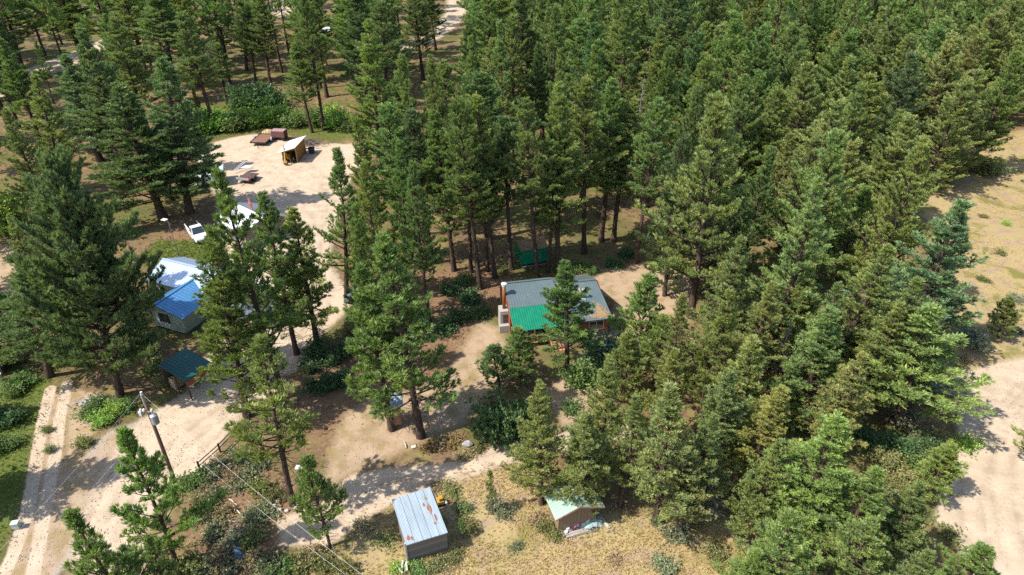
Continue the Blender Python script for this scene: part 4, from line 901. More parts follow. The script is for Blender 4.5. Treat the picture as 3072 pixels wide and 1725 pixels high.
# --- carport with dull grey roof, right of the house, glimpsed between trunks
cpl = G(800, 985); crz3 = R(28)
cp = thing('carport', 'low grey roofed carport half hidden behind two thin pines right of the house', 'carport', cpl, crz3)
MB().roof((-3.0, 0, 2.2), (1.6, 0, 2.2), (1.6, 4.2, 2.5), (-3.0, 4.2, 2.5), rib=.3).build('roof', mat('grey_blue_roof', (.19, .22, .25), .55, metal=.3), cp)
for x in (-2.8, -.7, 1.4):
    for y in (.15, 4.0): MB().box(x-.06, x+.06, y-.06, y+.06, 0, 2.15 if y < 1 else 2.4).build('post', GREYWOOD, cp)
def car(loc, rz, paint, name, label, cat, bed=False, L=4.5, W=1.8, Hc=1.5, group=None):
    """nose towards +x; body lofted from cross sections, cab, glass, wheels with rims, lamps"""
    t = thing(name, label, cat, loc, rz, group); h = L/2
    prof = [(-h, .42, .80), (-h+.12, .34, .95), (-h+.9, .32, 1.0), (.35*h, .32, .98), (h-.5, .34, .90), (h-.1, .36, .78), (h, .42, .62)]
    rings = []
    for x, z0, z1 in prof:
        e = 1-.16*(abs(x)/h)**4; y = W/2*e; rings.append([(x, -y, z0), (x, y, z0), (x, y, z0+(z1-z0)*.6), (x, y*.93, z1), (x, -y*.93, z1), (x, -y, z0+(z1-z0)*.6)])
    MB().loft(rings).build('body', paint, t)
    x0, x1 = (-.12*h, .42*h) if bed else (-.8*h, .40*h)
    g = [(x0-.1, .93), (x0+.15, Hc), (x1-.55, Hc+.02), (x1+.15, .95)]
    m = MB(); y = W/2*.90
    m.loft([[(g[0][0], s*y, .95) for s in (-1, 1)]+[(g[3][0], s*y, .95) for s in (1, -1)], [(g[1][0], s*y*.82, Hc) for s in (-1, 1)]+[(g[2][0], s*y*.82, Hc) for s in (1, -1)]]).build('cab', paint, t)
    gl_ = MB(); gl_.slab([(g[3][0]-.03, -y*.86, 1.0), (g[3][0]-.03, y*.86, 1.0), (g[2][0]+.06, y*.74, Hc-.03), (g[2][0]+.06, -y*.74, Hc-.03)], -.03).build('windscreen', GLASS, t)
    for s in (-1, 1):
        MB().slab([(g[0][0]+.2, s*y*.992, 1.02), (g[3][0]-.3, s*y*.992, 1.02), (g[2][0]-.05, s*y*.845, Hc-.07), (g[1][0]+.08, s*y*.845, Hc-.07)], .03).build('side_window', GLASS, t)
        MB().box(g[3][0]-.35, g[3][0]-.18, min(s*W/2, s*(W/2+.18)), max(s*W/2, s*(W/2+.18)), .98, 1.14).build('mirror', paint, t)
        MB().box(h-.16, h-.005, s*W*.34-.16, s*W*.34+.16, .58, .70).build('headlight', WHITE, t)
        for wx in (-.62*h, .62*h):
            w_ = MB().tube([(wx, s*(W/2-.22), .34), (wx, s*(W/2+.015), .34)], .34, 16).build('wheel', RUBBER, t)
            MB().tube([(wx, s*(W/2+.0), .34), (wx, s*(W/2+.03), .34)], .2, 12).build('rim', GALV, w_)
    if bed:
        MB().box(-h+.12, x0-.12, -W/2*.8, W/2*.8, .96, 1.005).build('bed', DARK, t)
        for s in (-1, 1): MB().box(-h+.05, x0-.1, min(s*W/2*.8, s*W/2*.93), max(s*W/2*.8, s*W/2*.93), .95, 1.12).build('bed_side', paint, t)
    m = MB().box(h-.04, h+.05, -W*.36, W*.36, .42, .55).build('bumper', BLACKM, t)
    return t
a, b_ = G(598, 735), G(577, 683); car((a+b_)/2+Vector((.3, 0, 0)), math.atan2(a.y-b_.y, a.x-b_.x)+.12, mat('white_car', (.80, .80, .80), .25, c2=(.76, .76, .77), spec=.6), 'pickup_truck', 'white pickup truck parked nose outward by the pale yard lawn', 'pickup truck', bed=True, L=5.6, W=1.95, Hc=1.75)
car(G(2745, 1172), R(-12), mat('blue_car', (.02, .05, .10), .25, c2=(.03, .06, .11), spec=.6), 'parked_car', 'dark blue car parked in deep shade under the pine by the sandy clearing', 'car')
car(G(2610, 1185), R(165), mat('silver_car', (.5, .52, .55), .3, metal=.4), 'parked_car', 'silver car mostly hidden under branches left of the dark blue car', 'car')
car(G(752, 880), R(40), mat('white_car2', (.74, .76, .8), .3), 'parked_car', 'white car glimpsed through pine branches beside the grey roofed carport', 'car')
car(G(1066, 893), R(75), mat('slate_car', (.16, .18, .22), .3, metal=.3), 'parked_car', 'small slate grey car on the sandy drive beside the cut logs', 'car', L=3.4, W=1.5, Hc=1.3)

# --- white roofed house above it
wl = G(560+1280/8.033, 560+1090/8.033, 2.6); wl.z = 0; wrz = math.atan2(-.61, .79)
wh_ = thing('white_house', 'white metal roofed house behind the pine, with a flag pole before it', 'house', wl, wrz)
ROOFWW = mat('bright_white_roof', (.80, .80, .78), .4, metal=.0, c2=(.74, .75, .76), spec=.5)
lw = lambda x, y, z: at(wl, wrz, G(560+x/8.033, 560+y/8.033, z))
m = MB().roof((-6.2, -.1, 2.55), (1.0, -.1, 2.55), (1.0, 3.5, 3.9), (-6.2, 3.5, 3.9), rib=.4, rh=.03).build('sunny_roof', ROOFWW, wh_)
m = MB().roof((1.0, 7.1, 2.55), (-6.2, 7.1, 2.55), (-6.2, 3.5, 3.9), (1.0, 3.5, 3.9), rib=.4, rh=.03).build('shade_roof', mat('shade_grey_white_roof', (.42, .46, .50), .4, metal=.3), wh_)  # slope away from the sun: white roof with its shade painted in as grey
for x in (-5.9, .6):
    m = MB(); m.prism([(.2, 0), (6.8, 0), (6.8, 2.5), (3.5, 3.75), (.2, 2.5)], x, x+.12); m.v = [(b_, a_, c_) for a_, b_, c_ in m.v]; m.build('gable_wall', GREYWOOD if x > 0 else WHITE, wh_)
MB().box(-5.78, .6, .2, .32, 0, 2.5).build('front_wall', GREYWOOD, wh_); MB().box(-5.78, .6, 6.68, 6.8, 0, 2.5).build('back_wall', GREYWOOD, wh_)
window(wh_, 'window', -4.2, -3.0, 1.0, 2.0, .2); window(wh_, 'window', -1.6, -.6, 1.0, 2.0, .2)
fb = G(768, 708); fp = thing('flag_pole', 'thin pole with a furled red and white flag over the white roof', 'flag', fb, R(-20)); fh = height_to(fb, 586)
MB().tube([(0, 0, 0), (0, 0, fh)], [.05, .03], 8).build('pole', GALV, fp); MB().blob((0, 0, fh+.06), (.07, .07, .07), rough=0).build('finial', GALV, fp)
fr = MB(); rg = random.Random(1); rings = []
for i in range(9): f = i/8; r_ = .04+.20*math.sin(f*2.9)**1.1; rings.append([(.12+f*.25+math.cos(a)*r_, math.sin(a)*r_*.45, fh-.3-f*1.9+(.12*math.cos(3*a))) for a in np.linspace(0, 2*math.pi, 9)[:-1]])
fr.loft(rings).build('flag', mat('flag_red_white', (.36, .07, .08), .8, c2=(.5, .12, .12), scale=3, stretch=(4, 4, .5), stain=(.7, .68, .66), stain_lo=.56, stain_scale=5), fp)
# campers up the slope
for x, y, s, rz_, lb, c in ((660, 545, 1.0, 1.9, 'white camper shell at the yard edge, right of two behind the pine top', (.62, .70, .70)), (621, 555, .8, .7, 'pale camper shell at the yard edge, left of two behind the pine top', (.60, .68, .68))):
    t = thing('camper', lb, 'camper', G(x, y), rz_); pm = mat('camper_white', c, .35, c2=tuple(q*.9 for q in c))
    MB().box(-2.2*s, 2.2*s, -1.0*s, 1.0*s, .6, 2.3*s).build('body', pm, t, bevel=.18*s); MB().box(-.5*s, .2*s, -.3*s, .3*s, 2.3*s+.002, 2.3*s+.12).build('roof_hatch', GALV, t)
    MB().box(.4*s, 1.4*s, -1.0*s-.02, -1.0*s-.002, 1.2*s, 1.8*s).build('window', GLASS, t); MB().bar((2.1*s, 0, .55), (3.1*s, 0, .5), .12, .1).build('tow_bar', BLACKM, t)
    for sy in (-1, 1): MB().tube([(-.2, sy*.8*s, .33), (-.2, sy*1.01*s, .33)], .33, 14).build('wheel', RUBBER, t)

# --- dark green roofed shelter, left of the driveway
sl_ = Vector((-32.05, 51.75, 0)); srz = math.atan2(54.3-51.72, -30.55+32.02)
sh2 = thing('woodshed', 'open shelter with dark teal roof and rust red fascia in deep shade', 'shed', sl_, srz)
TEAL = mat('dark_teal_roof', (.010, .105, .082), .45, metal=.1, c2=(.008, .085, .068))
MB().roof((-.1, -.1, 2.45), (3.2, -.1, 2.45), (3.2, 3.9, 2.9), (-.1, 3.9, 2.9), rib=.35, rh=.03).build('roof', TEAL, sh2)
MB().box(-.05, 3.15, -.16, -.06, 1.75, 2.38).build('fascia', mat('rust_red_boards', (.33, .09, .035), .7, c2=(.25, .065, .03)), sh2)
MB().box(0, 3.1, 3.6, 3.7, 0, 2.8).build('back_wall', DARKWOOD, sh2)
for x in (0, 2.98):
    for y in (0, 1.8): MB().box(x, x+.12, y-.04, y+.08, 0, 2.35).build('post', DARKWOOD, sh2)
m = MB()
for i in range(9): m.box(i*.345+.02, i*.345+.32, -.20, -.165, 1.66, 1.74)
m.build('dashed_trim', mat('pale_batten', (.62, .60, .57), .7), sh2)
m = MB(); rg = random.Random(5)
for r_ in range(5):
    for k in range(9): m.tube([(.3+k*.28, 2.6, .14+r_*.25), (.3+k*.28, 3.4, .14+r_*.25)], .12, 7)
piece('firewood_stack', 'stack of split firewood inside the dark teal roofed shelter', 'firewood', m, PINEWOOD, sl_, srz)

# --- shed cut by the left edge
el = G(10, 1122); t = thing('board_shed', 'shed with mint edged white roof cut off by the left edge', 'shed', el, R(28))
MB().box(-4, 0, 0, .1, -.1, 2.5).build('front_wall', planks('grey_boards', (.25, .22, .19), (.14, .125, .11), .25), t); MB().box(-.1, 0, .1, 3.4, -.1, 2.5).build('side_wall', MC['grey_boards'], t)
MB().roof((-4.2, -.25, 2.5), (.25, -.25, 2.5), (.25, 3.7, 2.95), (-4.2, 3.7, 2.95), rib=.35).build('roof', ROOFWW, t); MB().box(.26, .31, -.25, 3.7, 2.42, 2.60).build('edge_trim', mat('mint_trim', (.20, .50, .40), .5), t)
piece('white_drum', 'white drum on the grass below the shed at the left edge', 'drum', MB().tube([(0, 0, 0), (0, 0, .85)], .3, 14), WHITE, G(2, 1142))

# --- small orange shed with backhoe
ol = G(850, 485.5); orz = R(-4)
os_ = thing('lean_to_shed', 'small orange wooden shed with bright white sloping roof in the sandy yard', 'shed', ol, orz)
OW = planks('orange_ply', (.50, .245, .075), (.42, .20, .06), .5)
MB().roof((-.35, -1.0, 2.05), (-.35, 5.1, 2.05), (2.95, 5.1, 3.1), (2.95, -1.0, 3.1), rib=.4, rh=.02, th=.1).build('roof', ROOFWW, os_)
m = MB(); m.box(2.5, 2.6, 0, 4.9, 0, 2.85).build('side_wall', OW, os_); MB().box(0, .1, 0, 4.9, 0, 2.0).build('side_wall', OW, os_)
m = MB(); m.prism([(.1, 0), (2.5, 0), (2.5, 2.85), (.1, 2.1)], 4.8, 4.9).build('back_wall', OW, os_)
m = MB(); m.prism([(.1, 1.75), (2.5, 2.2), (2.5, 2.85), (.1, 2.1)], 0, .1).build('header', mat('red_brown_board', (.30, .11, .05), .8), os_)
MB().box(2.55, 2.67, -.12, -.01, 0, 2.8).build('front_post', PINEWOOD, os_)
yl = G(865, 489); bh = thing('backhoe', 'old yellow backhoe tractor parked in the mouth of the orange shed', 'backhoe', yl, orz)
YEL = mat('machine_yellow', (.52, .29, .03), .55, c2=(.40, .22, .03), stain=(.25, .14, .06), stain_lo=.66)
MB().box(-.35, .35, .2, 2.4, .6, 1.1).box(-.32, .32, .3, .9, 1.1, 1.4).box(-.3, .3, 1.6, 2.5, 1.1, 1.45).build('chassis', YEL, bh, bevel=.04)
MB().box(-.25, .25, .95, 1.35, 1.05, 1.2).box(-.25, .25, .9, .98, 1.2, 1.6).build('seat', mat('maroon_seat', (.15, .03, .05), .7), bh)
for s in (-1, 1):
    w_ = MB().tube([(s*.62, .5, .58), (s*.92, .5, .58)], .58, 18).build('rear_wheel', RUBBER, bh); MB().tube([(s*.72, .5, .58), (s*.94, .5, .58)], .3, 12).build('rim', mat('dusty_rim', (.5, .42, .36), .7), w_)
    MB().tube([(s*.5, 2.2, .38), (s*.7, 2.2, .38)], .38, 14).build('front_wheel', RUBBER, bh)
    MB().bar((s*.45, -.15, .9), (s*.75, -.45, .05), .12, .1).build('stabiliser', YEL, bh)
bm = MB().bar((0, .1, 1.0), (-.28, -.1, 2.75), .22, .26, (0, 1, 0)).build('boom', YEL, bh)
sk = MB().bar((-.28, -.08, 2.7), (-.05, -1.05, .75), .18, .22, (0, 1, 0)).bar((-.28, -.12, 2.7), (-.34, -.05, 3.3), .12, .12, (0, 1, 0)).build('stick', YEL, bh); MB().tube([(-.1, .1, 1.3), (-.2, -.35, 2.3)], .05, 8).build('ram', GALV, bm)
m = MB(); m.prism([(-1.35, .55), (-1.05, .85), (-.75, .6), (-.85, .12), (-1.15, .05)], -.28, .28); m.v = [(b_, a_, c_) for a_, b_, c_ in m.v]; m.build('bucket', mat('muddy_bucket', (.33, .20, .08), .8), bh)
# rusty trailers
def trailer(loc, rz, label, L=3.6, W=1.9):
    t = thing('utility_trailer', label, 'trailer', loc, rz); bd = planks('rust_deck', (.28, .13, .07), (.19, .09, .05), .3, axis='X')
    MB().box(-L/2, L/2, -W/2, W/2, .58, .66).build('deck', bd, t)
    m = MB()
    for s in (-1, 1): m.box(-L/2, L/2, s*W/2-.04, s*W/2+.04, .52, .74)
    m.box(-L/2-.05, -L/2+.03, -W/2, W/2, .5, .74).box(L/2-.03, L/2+.05, -W/2, W/2, .5, .78); m.build('frame', BLACKM, t)
    MB().bar((-L/2, -.7, .55), (-L/2-1.1, 0, .5), .08, .08).bar((-L/2, .7, .55), (-L/2-1.1, 0, .5), .08, .08).bar((-L/2-1.1, 0, .5), (-L/2-1.4, 0, .45), .1, .08).build('tow_bar', BLACKM, t)
    for s in (-1, 1):
        w_ = MB().tube([(.2, s*(W/2+.08), .36), (.2, s*(W/2+.3), .36)], .36, 14).build('wheel', RUBBER, t); MB().tube([(.2, s*(W/2+.1), .36), (.2, s*(W/2+.31), .36)], .18, 10).build('rim', GALV, w_)
        pts = [(.2+.5*math.cos(a), s*(W/2+.2), .4+.5*math.sin(a)) for a in np.linspace(0, math.pi, 9)]; f = MB()
        for p_, q_ in zip(pts[:-1], pts[1:]): f.bar(p_, q_, .3, .03, (0, 1, 0) if False else (.0, 0, 1) if abs(p_[0]-q_[0]) > abs(p_[2]-q_[2]) else (1, 0, 0))
        f.build('fender', mat('blue_grey_paint', (.30, .32, .42), .5), t)
    m = MB()
    for y in (-.8, -.35, .35, .8): m.bar((L/2, y, .7), (L/2+.15, y, 1.75), .06, .06)
    m.bar((L/2+.1, -.85, 1.3), (L/2+.1, -.3, 1.3), .05, .05).bar((L/2+.1, .3, 1.3), (L/2+.1, .85, 1.3), .05, .05); m.build('ramp', RUSTY, t)
trailer(G(790, 425), R(84), 'flat utility trailer with rusty brown deck and blue grey fenders', 4.6, 3.0)
t = thing('tank_cart', 'rusty box bodied cart on small wheels right of the flat utility trailer', 'cart', G(841, 417), R(-8)); MB().box(-1.35, 1.3, -.8, .8, .55, 1.75).build('body', mat('maroon_rust', (.20, .08, .075), .8, c2=(.13, .06, .05)), t, bevel=.06)
MB().box(-1.3, 1.2, -.75, .75, 1.76, 1.82).build('lid', mat('faded_maroon', (.38, .25, .25), .7), t)
for x in (-1.0, .9):
    for s in (-1, 1): MB().tube([(x, s*.7, .32), (x, s*.88, .32)], .32, 12).build('wheel', RUBBER, t)
MB().bar((-1.3, 0, .5), (-2.3, -.1, .4), .1, .1).build('tow_bar', RUSTY, t)
m = MB(); m.blob((0, 0, .0), (1.5, 1.0, .9), 4, 16, 8, .12, flat=.05)
piece('straw_mound', 'straw coloured mound behind the flat utility trailer', 'mound', m, mat('straw', (.55, .42, .22), .95, c2=(.45, .33, .17), scale=6, bump=.8), G(808, 402))
rg = random.Random(12); m = MB()
for i in range(230):
    a = rg.uniform(0, 6.28); r_ = abs(rg.gauss(0, 1.5)); x, y = math.cos(a)*r_*1.3, math.sin(a)*r_*.8; z = max(.05, 1.0-r_*.38)*rg.uniform(.2, 1); l2 = rg.uniform(.5, 1.3); b_ = rg.uniform(0, 6.28)
    m.bar((x, y, z), (x+math.cos(b_)*l2, y+math.sin(b_)*l2, max(.03, z+rg.uniform(-.3, .3))), .05, .05)
piece('brush_pile', 'grey pile of cut brush behind the small orange shed', 'brush pile', m, mat('grey_brush', (.27, .21, .18), .9, c2=(.17, .13, .11)), G(928, 432))
piece('trash_bin', 'dark trash bin in the corner of the shadow of the orange shed', 'bin', MB().loft([[(-.42, -.4, 0), (.42, -.4, 0), (.42, .4, 0), (-.42, .4, 0)], [(-.55, -.5, 1.05), (.55, -.5, 1.05), (.55, .5, 1.05), (-.55, .5, 1.05)], [(-.42, -.38, 1.05), (.42, -.38, 1.05), (.42, .38, 1.05), (-.42, .38, 1.05)], [(-.36, -.33, .4), (.36, -.33, .4), (.36, .33, .4), (-.36, .33, .4)]]), mat('black_purple_plastic', (.05, .045, .07), .6), G(936, 459), .1)
piece('white_tank', 'small white tank beside the brush pile', 'tank', MB().tube([(-.4, 0, .4), (-.3, 0, .4), (.3, 0, .4), (.4, 0, .4)], [.15, .36, .36, .15], 14), WHITE, G(910, 446), .3)
# junk row in the yard
jl = G(745, 540); t = thing('junk_trailer', 'dark flat trailer loaded with scrap in the sandy yard', 'trailer', jl, R(75))
MB().box(-1.6, 1.6, -1.15, 1.15, .55, .68).build('deck', mat('dark_brown_deck', (.11, .07, .06), .8), t); MB().box(-1.62, -1.4, -1.2, 1.1, .68, .95).build('tailboard', mat('pale_alloy', (.55, .58, .60), .35, metal=.4), t)
for s in (-1, 1): MB().tube([(0, s*1.17, .36), (0, s*1.36, .36)], .36, 14).build('wheel', RUBBER, t)
MB().bar((-1.6, 0, .5), (-2.7, 0, .45), .1, .1).build('tow_bar', BLACKM, t)
piece('gas_can', 'red fuel can standing on the sand by the dark junk trailer', 'fuel can', MB().box(-.25, .25, -.2, .2, 0, .75).box(-.06, .06, -.05, .05, .75, .95), mat('red_plastic', (.55, .03, .03), .4), G(749, 546), .3, bevel=.03)
piece('white_board', 'broken white panel lying on the pile above the dark junk trailer', 'panel', MB().slab([(-1, -.5, .75), (.8, -.6, .8), (1.1, .3, .9), (-.3, .5, .8)], .06), WHITE, G(742, 512), .1)
piece('ladder', 'pale ladder leaning off the scrap beside the dark junk trailer', 'ladder', (lambda m: [m.bar((-1.2+i*.3, -.2, .3+.1*i), (-1.2+i*.3, .2, .3+.1*i), .05, .04) for i in range(9)] and m.bar((-1.4, -.22, .25), (1.3, -.22, 1.2), .08, .06).bar((-1.4, .22, .25), (1.3, .22, 1.2), .08, .06))(MB()), mat('lilac_white', (.66, .62, .70), .5), G(722, 510), R(58))
piece('black_crate', 'dark open crate at the right side of the junk trailer', 'crate', MB().box(-.4, .4, -.4, .4, 0, .08).box(-.4, .4, -.4, -.34, .08, .7).box(-.4, .4, .34, .4, .08, .7).box(-.4, -.34, -.34, .34, .08, .7).box(.34, .4, -.34, .34, .08, .7), BLACKM, G(762, 537), .1)
piece('tool_frame', 'rusty frame of bars lying on the sand below the junk trailer', 'frame', MB().bar((-.8, -.4, .1), (.8, -.3, .3), .06, .06).bar((-.8, .4, .1), (.8, .4, .1), .06, .06).bar((-.6, -.4, .1), (-.5, .4, .1), .06, .06).bar((.5, -.3, .3), (.6, .4, .1), .06, .06), RUSTY, G(735, 548), .2)
# things far off through the trees
t = thing('far_cabin', 'pale blue white cabin far behind, glimpsed between pines at the top', 'cabin', G(968, 118), R(20)); MB().box(-2.2, 2.2, -1.6, 1.6, 0, 2.5).build('wall', mat('pale_blue_wall', (.55, .66, .78), .6), t); MB().roof((-2.5, -2, 2.5), (2.5, -2, 2.5), (2.5, 0, 3.4), (-2.5, 0, 3.4)).roof((2.5, 2, 2.5), (-2.5, 2, 2.5), (-2.5, 0, 3.4), (2.5, 0, 3.4)).build('roof', ROOFWW, t)
window(t, 'window', -1.2, -.2, 1, 2, -1.6)
t = thing('far_shed', 'tiny white roofed shed in the dark gap of the upper right forest', 'shed', G(2087, 190), 0); MB().box(-1.5, 1.5, -1, 1, 0, 2.2).build('wall', GREYWOOD, t); MB().slab([(-1.7, -1.3, 2.25), (1.7, -1.3, 2.25), (1.7, 1.3, 2.6), (-1.7, 1.3, 2.6)], .08).build('roof', ROOFWW, t)

# --- lamp post, utility pole and its wires, rail fence
lp = G(535, 766); h = height_to(lp, 664); t = thing('lamp_post', 'slender yard lamp post with flat white head left of the pickup', 'lamp post', lp, R(160))
MB().tube([(0, 0, 0), (0, 0, h)], [.06, .045], 8).build('pole', STEEL, t); MB().bar((0, 0, h), (.35, 0, h+.12), .06, .06).build('arm', STEEL, t)
MB().box(.2, .95, -.28, .28, h+.1, h+.2).build('lamp_head', WHITE, t, bevel=.03); MB().box(-.1, .1, -.07, .07, .9, 1.2).build('control_box', STEEL, t)
ub = G(523, 1440); uh = height_to(ub, 1183); up = thing('utility_pole', 'brown wooden utility pole carrying a grey transformer near its top', 'utility pole', ub, 0)
MB().tube([(0, 0, -.3), (.03, 0, uh*.5), (0, 0, uh)], [.17, .15, .12], 12).build('pole', mat('pole_wood', (.19, .105, .07), .85, c2=(.13, .08, .055), scale=4, stretch=(4, 4, .3)), up, smooth=True)
MB().tube([(0, 0, uh-1.0), (0, 0, uh+.02)], [.13, .128], 12).build('pole_cap', mat('grey_wood_top', (.34, .31, .29), .8), up)
tr = MB().tube([(.38, -.12, uh-3.0), (.38, -.12, uh-2.95), (.38, -.12, uh-2.1), (.38, -.12, uh-2.0)], [.24, .29, .29, .15], 16).build('transformer', mat('transformer_grey', (.42, .44, .46), .45, metal=.3), up, smooth=False)
MB().tube([(.38, -.12, uh-2.0), (.38, -.12, uh-1.7)], [.06, .04], 8).build('bushing', WHITE, tr)
MB().box(-.5, .5, -.22, -.13, uh-1.75, uh-1.65).build('crossarm', GREYWOOD, up)
for x in (-.45, -.2, .45): MB().tube([(x, -.18, uh-1.65), (x, -.18, uh-1.55), (x, -.18, uh-1.4)], [.09, .12, .07], 10).build('insulator', WHITE, up)
MB().tube([(0, 0, uh), (0, 0, uh+.25)], [.07, .09], 8).build('insulator', WHITE, up)
m = MB().box(-.62, -.4, -.35, -.13, uh-2.0, uh-1.6).build('cutout_box', WHITE, up)
WIRE = mat('wire', (.55, .53, .50), .4, metal=.3); WIREP = mat('pale_wire', (.82, .80, .76), .4)
def wire(a, b, sag, label, m_, r_=.006):
    a, b = Vector(a), Vector(b); pts = [a.lerp(b, i/24)-Vector((0, 0, sag*4*(i/24)*(1-i/24))) for i in range(25)]
    tag(MB().tube(pts, r_, 5, cap=True).build('power_line', m_), label, 'power line')
top = lambda dz, dx=0, dy=0: ub+Vector((dx, dy, uh+dz))
wire(top(-.1, .1), G(1110, 1742, 8.6), .5, 'upper one of two pale wires running from the pole to the bottom edge', WIREP, .006)
wire(top(-3.1, .15, -.1), G(1075, 1752, 5.8), .45, 'lower one of two pale wires running from the pole to the bottom edge', WIREP, .006)
wire(top(.2), G(-90, 1742, 9.4), .3, 'highest wire from the pole out over the gravel road at lower left', WIREP)
wire(top(-2.6), G(60, 1694, 6.8), .3, 'middle wire from the pole out over the gravel road at lower left', WIREP)
wire(top(-3.3), G(110, 1700, 6.1), .35, 'lowest wire from the pole out over the gravel road at lower left', WIREP)
wire(top(-3.2), G(640, 1050, 3.2), .35, 'thin dark service wire from the pole towards the teal roofed shelter', BLACKM, .008)
fence = thing('rail_fence', 'dark two rail wooden fence along the right side of the sandy driveway', 'fence', G(601, 1412)); fo = Vector(fence.location)
fpts = [G(601, 1412)-fo, G(662, 1358)-fo, G(712, 1305)-fo, G(752, 1268)-fo]
for p in fpts: MB().tube([p+Vector((0, 0, -.2)), p+Vector((0, 0, 1.15))], .09, 8).build('post', DARKWOOD, fence)
for z in (.6, 1.0):
    for p, q_ in zip(fpts[:-1], fpts[1:]): MB().tube([p+Vector((0, -.05, z)), q_+Vector((0, -.05, z+.02))], [.055, .05], 7).build('rail', DARKWOOD, fence)

# --- small things lying about
t = thing('outhouse', 'narrow tall reddish outhouse with pale metal roof behind the bare pine trunk', 'outhouse', G(1192, 1276), R(12)); RB = planks('warm_red_boards', (.42, .18, .09), (.32, .13, .07), .18)
MB().box(-.5, .5, 0, 1.0, 0, 2.6).build('wall', RB, t); MB().roof((-.75, -.3, 2.62), (.75, -.3, 2.62), (.75, 1.3, 3.0), (-.75, 1.3, 3.0), rib=.2).build('roof', TIN, t)
d = MB().box(-.36, .36, -.04, -.005, .1, 2.1).build('door', mat('tan_door', (.48, .26, .13), .8), t); MB().tube([(.28, -.09, 1.1), (.28, -.04, 1.1)], .03, 6).build('door_handle', BLACKM, d)
piece('rock', 'pale grey boulder at the edge of the dirt path below the dry lawn', 'rock', MB().blob((0, 0, .15), (.5, .35, .35), 5, 12, 7, .16), mat('granite', (.40, .38, .37), .9, c2=(.30, .29, .28), scale=6, bump=.5), G(1403, 1336))
for x, lb in ((1488, 'left of two white buckets by the dark leafy bush above the dirt path'), (1511, 'right of two white buckets by the dark leafy bush above the dirt path')):
    t = thing('bucket', lb, 'bucket', G(x, 1326)); MB().tube([(0, 0, 0), (0, 0, .42)], [.15, .18], 14).build('body', WHITE, t); MB().tube([(0, 0, .42), (0, 0, .46)], [.19, .19], 14).build('lid', mat('blue_white', (.6, .68, .78), .5), t)
piece('paving_slab', 'small pale slab on the bare ground under the large pine', 'slab', dbox(.45, .35, .12), mat('pale_stone', (.62, .55, .48), .9), G(1241, 1342), .4, bevel=.02)
t = thing('blue_drum', 'blue plastic drum lying on its side in brush near the bottom edge', 'drum', G(719, 1670, 0), R(-58)); MB().tube([(-.6, 0, .3), (-.55, 0, .3), (0, 0, .31), (.55, 0, .3), (.6, 0, .3)], [.25, .29, .30, .29, .25], 16).build('body', mat('blue_plastic', (.06, .115, .20), .45, c2=(.09, .15, .24)), t, smooth=True); MB().tube([(-.62, 0, .3), (-.6, 0, .3)], .2, 14).build('open_end', DARK, t)
t = thing('fire_ring', 'dark steel fire ring on the bare apron right of the cabin', 'fire ring', G(1953, 843)); m = MB(); n = 20; rings = []
for r_, z in ((.44, 0), (.44, .5), (.40, .5), (.40, .1)): rings.append([(math.cos(2*math.pi*k/n)*r_, math.sin(2*math.pi*k/n)*r_, z) for k in range(n)])
m.loft(rings).build('ring', BLACKM, t); MB().blob((0, 0, .1), (.36, .36, .12), 2).build('ash', mat('ash', (.40, .37, .34), .95), t)
t = thing('toy_loader', 'yellow plastic toy loader on the grass beside the rusty tin roofed shed', 'toy', G(1322, 1512), .3); MB().box(-.3, .3, -.25, .25, .22, .5).box(-.12, .2, -.2, .2, .5, .85).build('body', YEL, t, bevel=.03); MB().box(-.55, -.36, -.32, .32, .1, .42).build('bucket', YEL, t, bevel=.02)
for x in (-.2, .22):
    for s in (-1, 1): MB().tube([(x, s*.22, .17), (x, s*.34, .17)], .17, 12).build('wheel', RUBBER, t)
piece('white_jug', 'white jug standing right beside the yellow toy loader', 'jug', MB().tube([(0, 0, 0), (0, 0, .3), (0, 0, .38), (0, 0, .46)], [.13, .13, .06, .05], 12), WHITE, G(1339, 1513))
piece('brown_board', 'short reddish board on the ground right of the white jug', 'board', dbox(.8, .3, .05), mat('red_brown_board', (.30, .11, .05)), G(1353, 1506), .1)
piece('utility_box', 'small pale utility box on the lawn edge at lower left', 'box', MB().box(-.25, .25, -.2, .2, 0, .6).box(-.29, .29, -.24, .24, .6, .66), mat('pale_green_box', (.55, .62, .54), .6), G(52, 1583), .2, bevel=.02)
piece('rock_ring', 'ring of pale stones around the foot of the loose crowned pine', 'stones', (lambda m: [m.blob((math.cos(k*.7)*.9*(1+.1*(k % 3)), math.sin(k*.7)*.75, .08), (.22, .17, .14), k, 8, 5, .2) for k in range(9)] and m)(MB()), mat('pale_stone', (.62, .55, .48)), G(862, 1512))
piece('white_bag', 'crumpled white bag on the ground right of the loose crowned pine', 'bag', MB().blob((0, 0, .2), (.5, .35, .28), 3, 12, 7, .22, flat=.5), WHITE, G(905, 1408))
t = thing('scrap_pile', 'grey heap of scrap metal and stones at the foot of the huge pine', 'scrap', G(250, 1212)); rg = random.Random(21); m = MB()
for i in range(24): x, y = rg.gauss(0, .7), rg.gauss(0, .4); a = rg.uniform(0, 3); m.bar((x, y, rg.uniform(.05, .3)), (x+math.cos(a)*.5, y+math.sin(a)*.5, rg.uniform(.05, .5)), .12, .06)
m.build('scrap', mat('scrap_mix', (.36, .35, .34)), t)['kind'] = 'stuff'; MB().blob((.2, -.1, .1), (.6, .4, .35), 7, rough=.25).build('stone', mat('granite', (.40, .38, .37)), t)
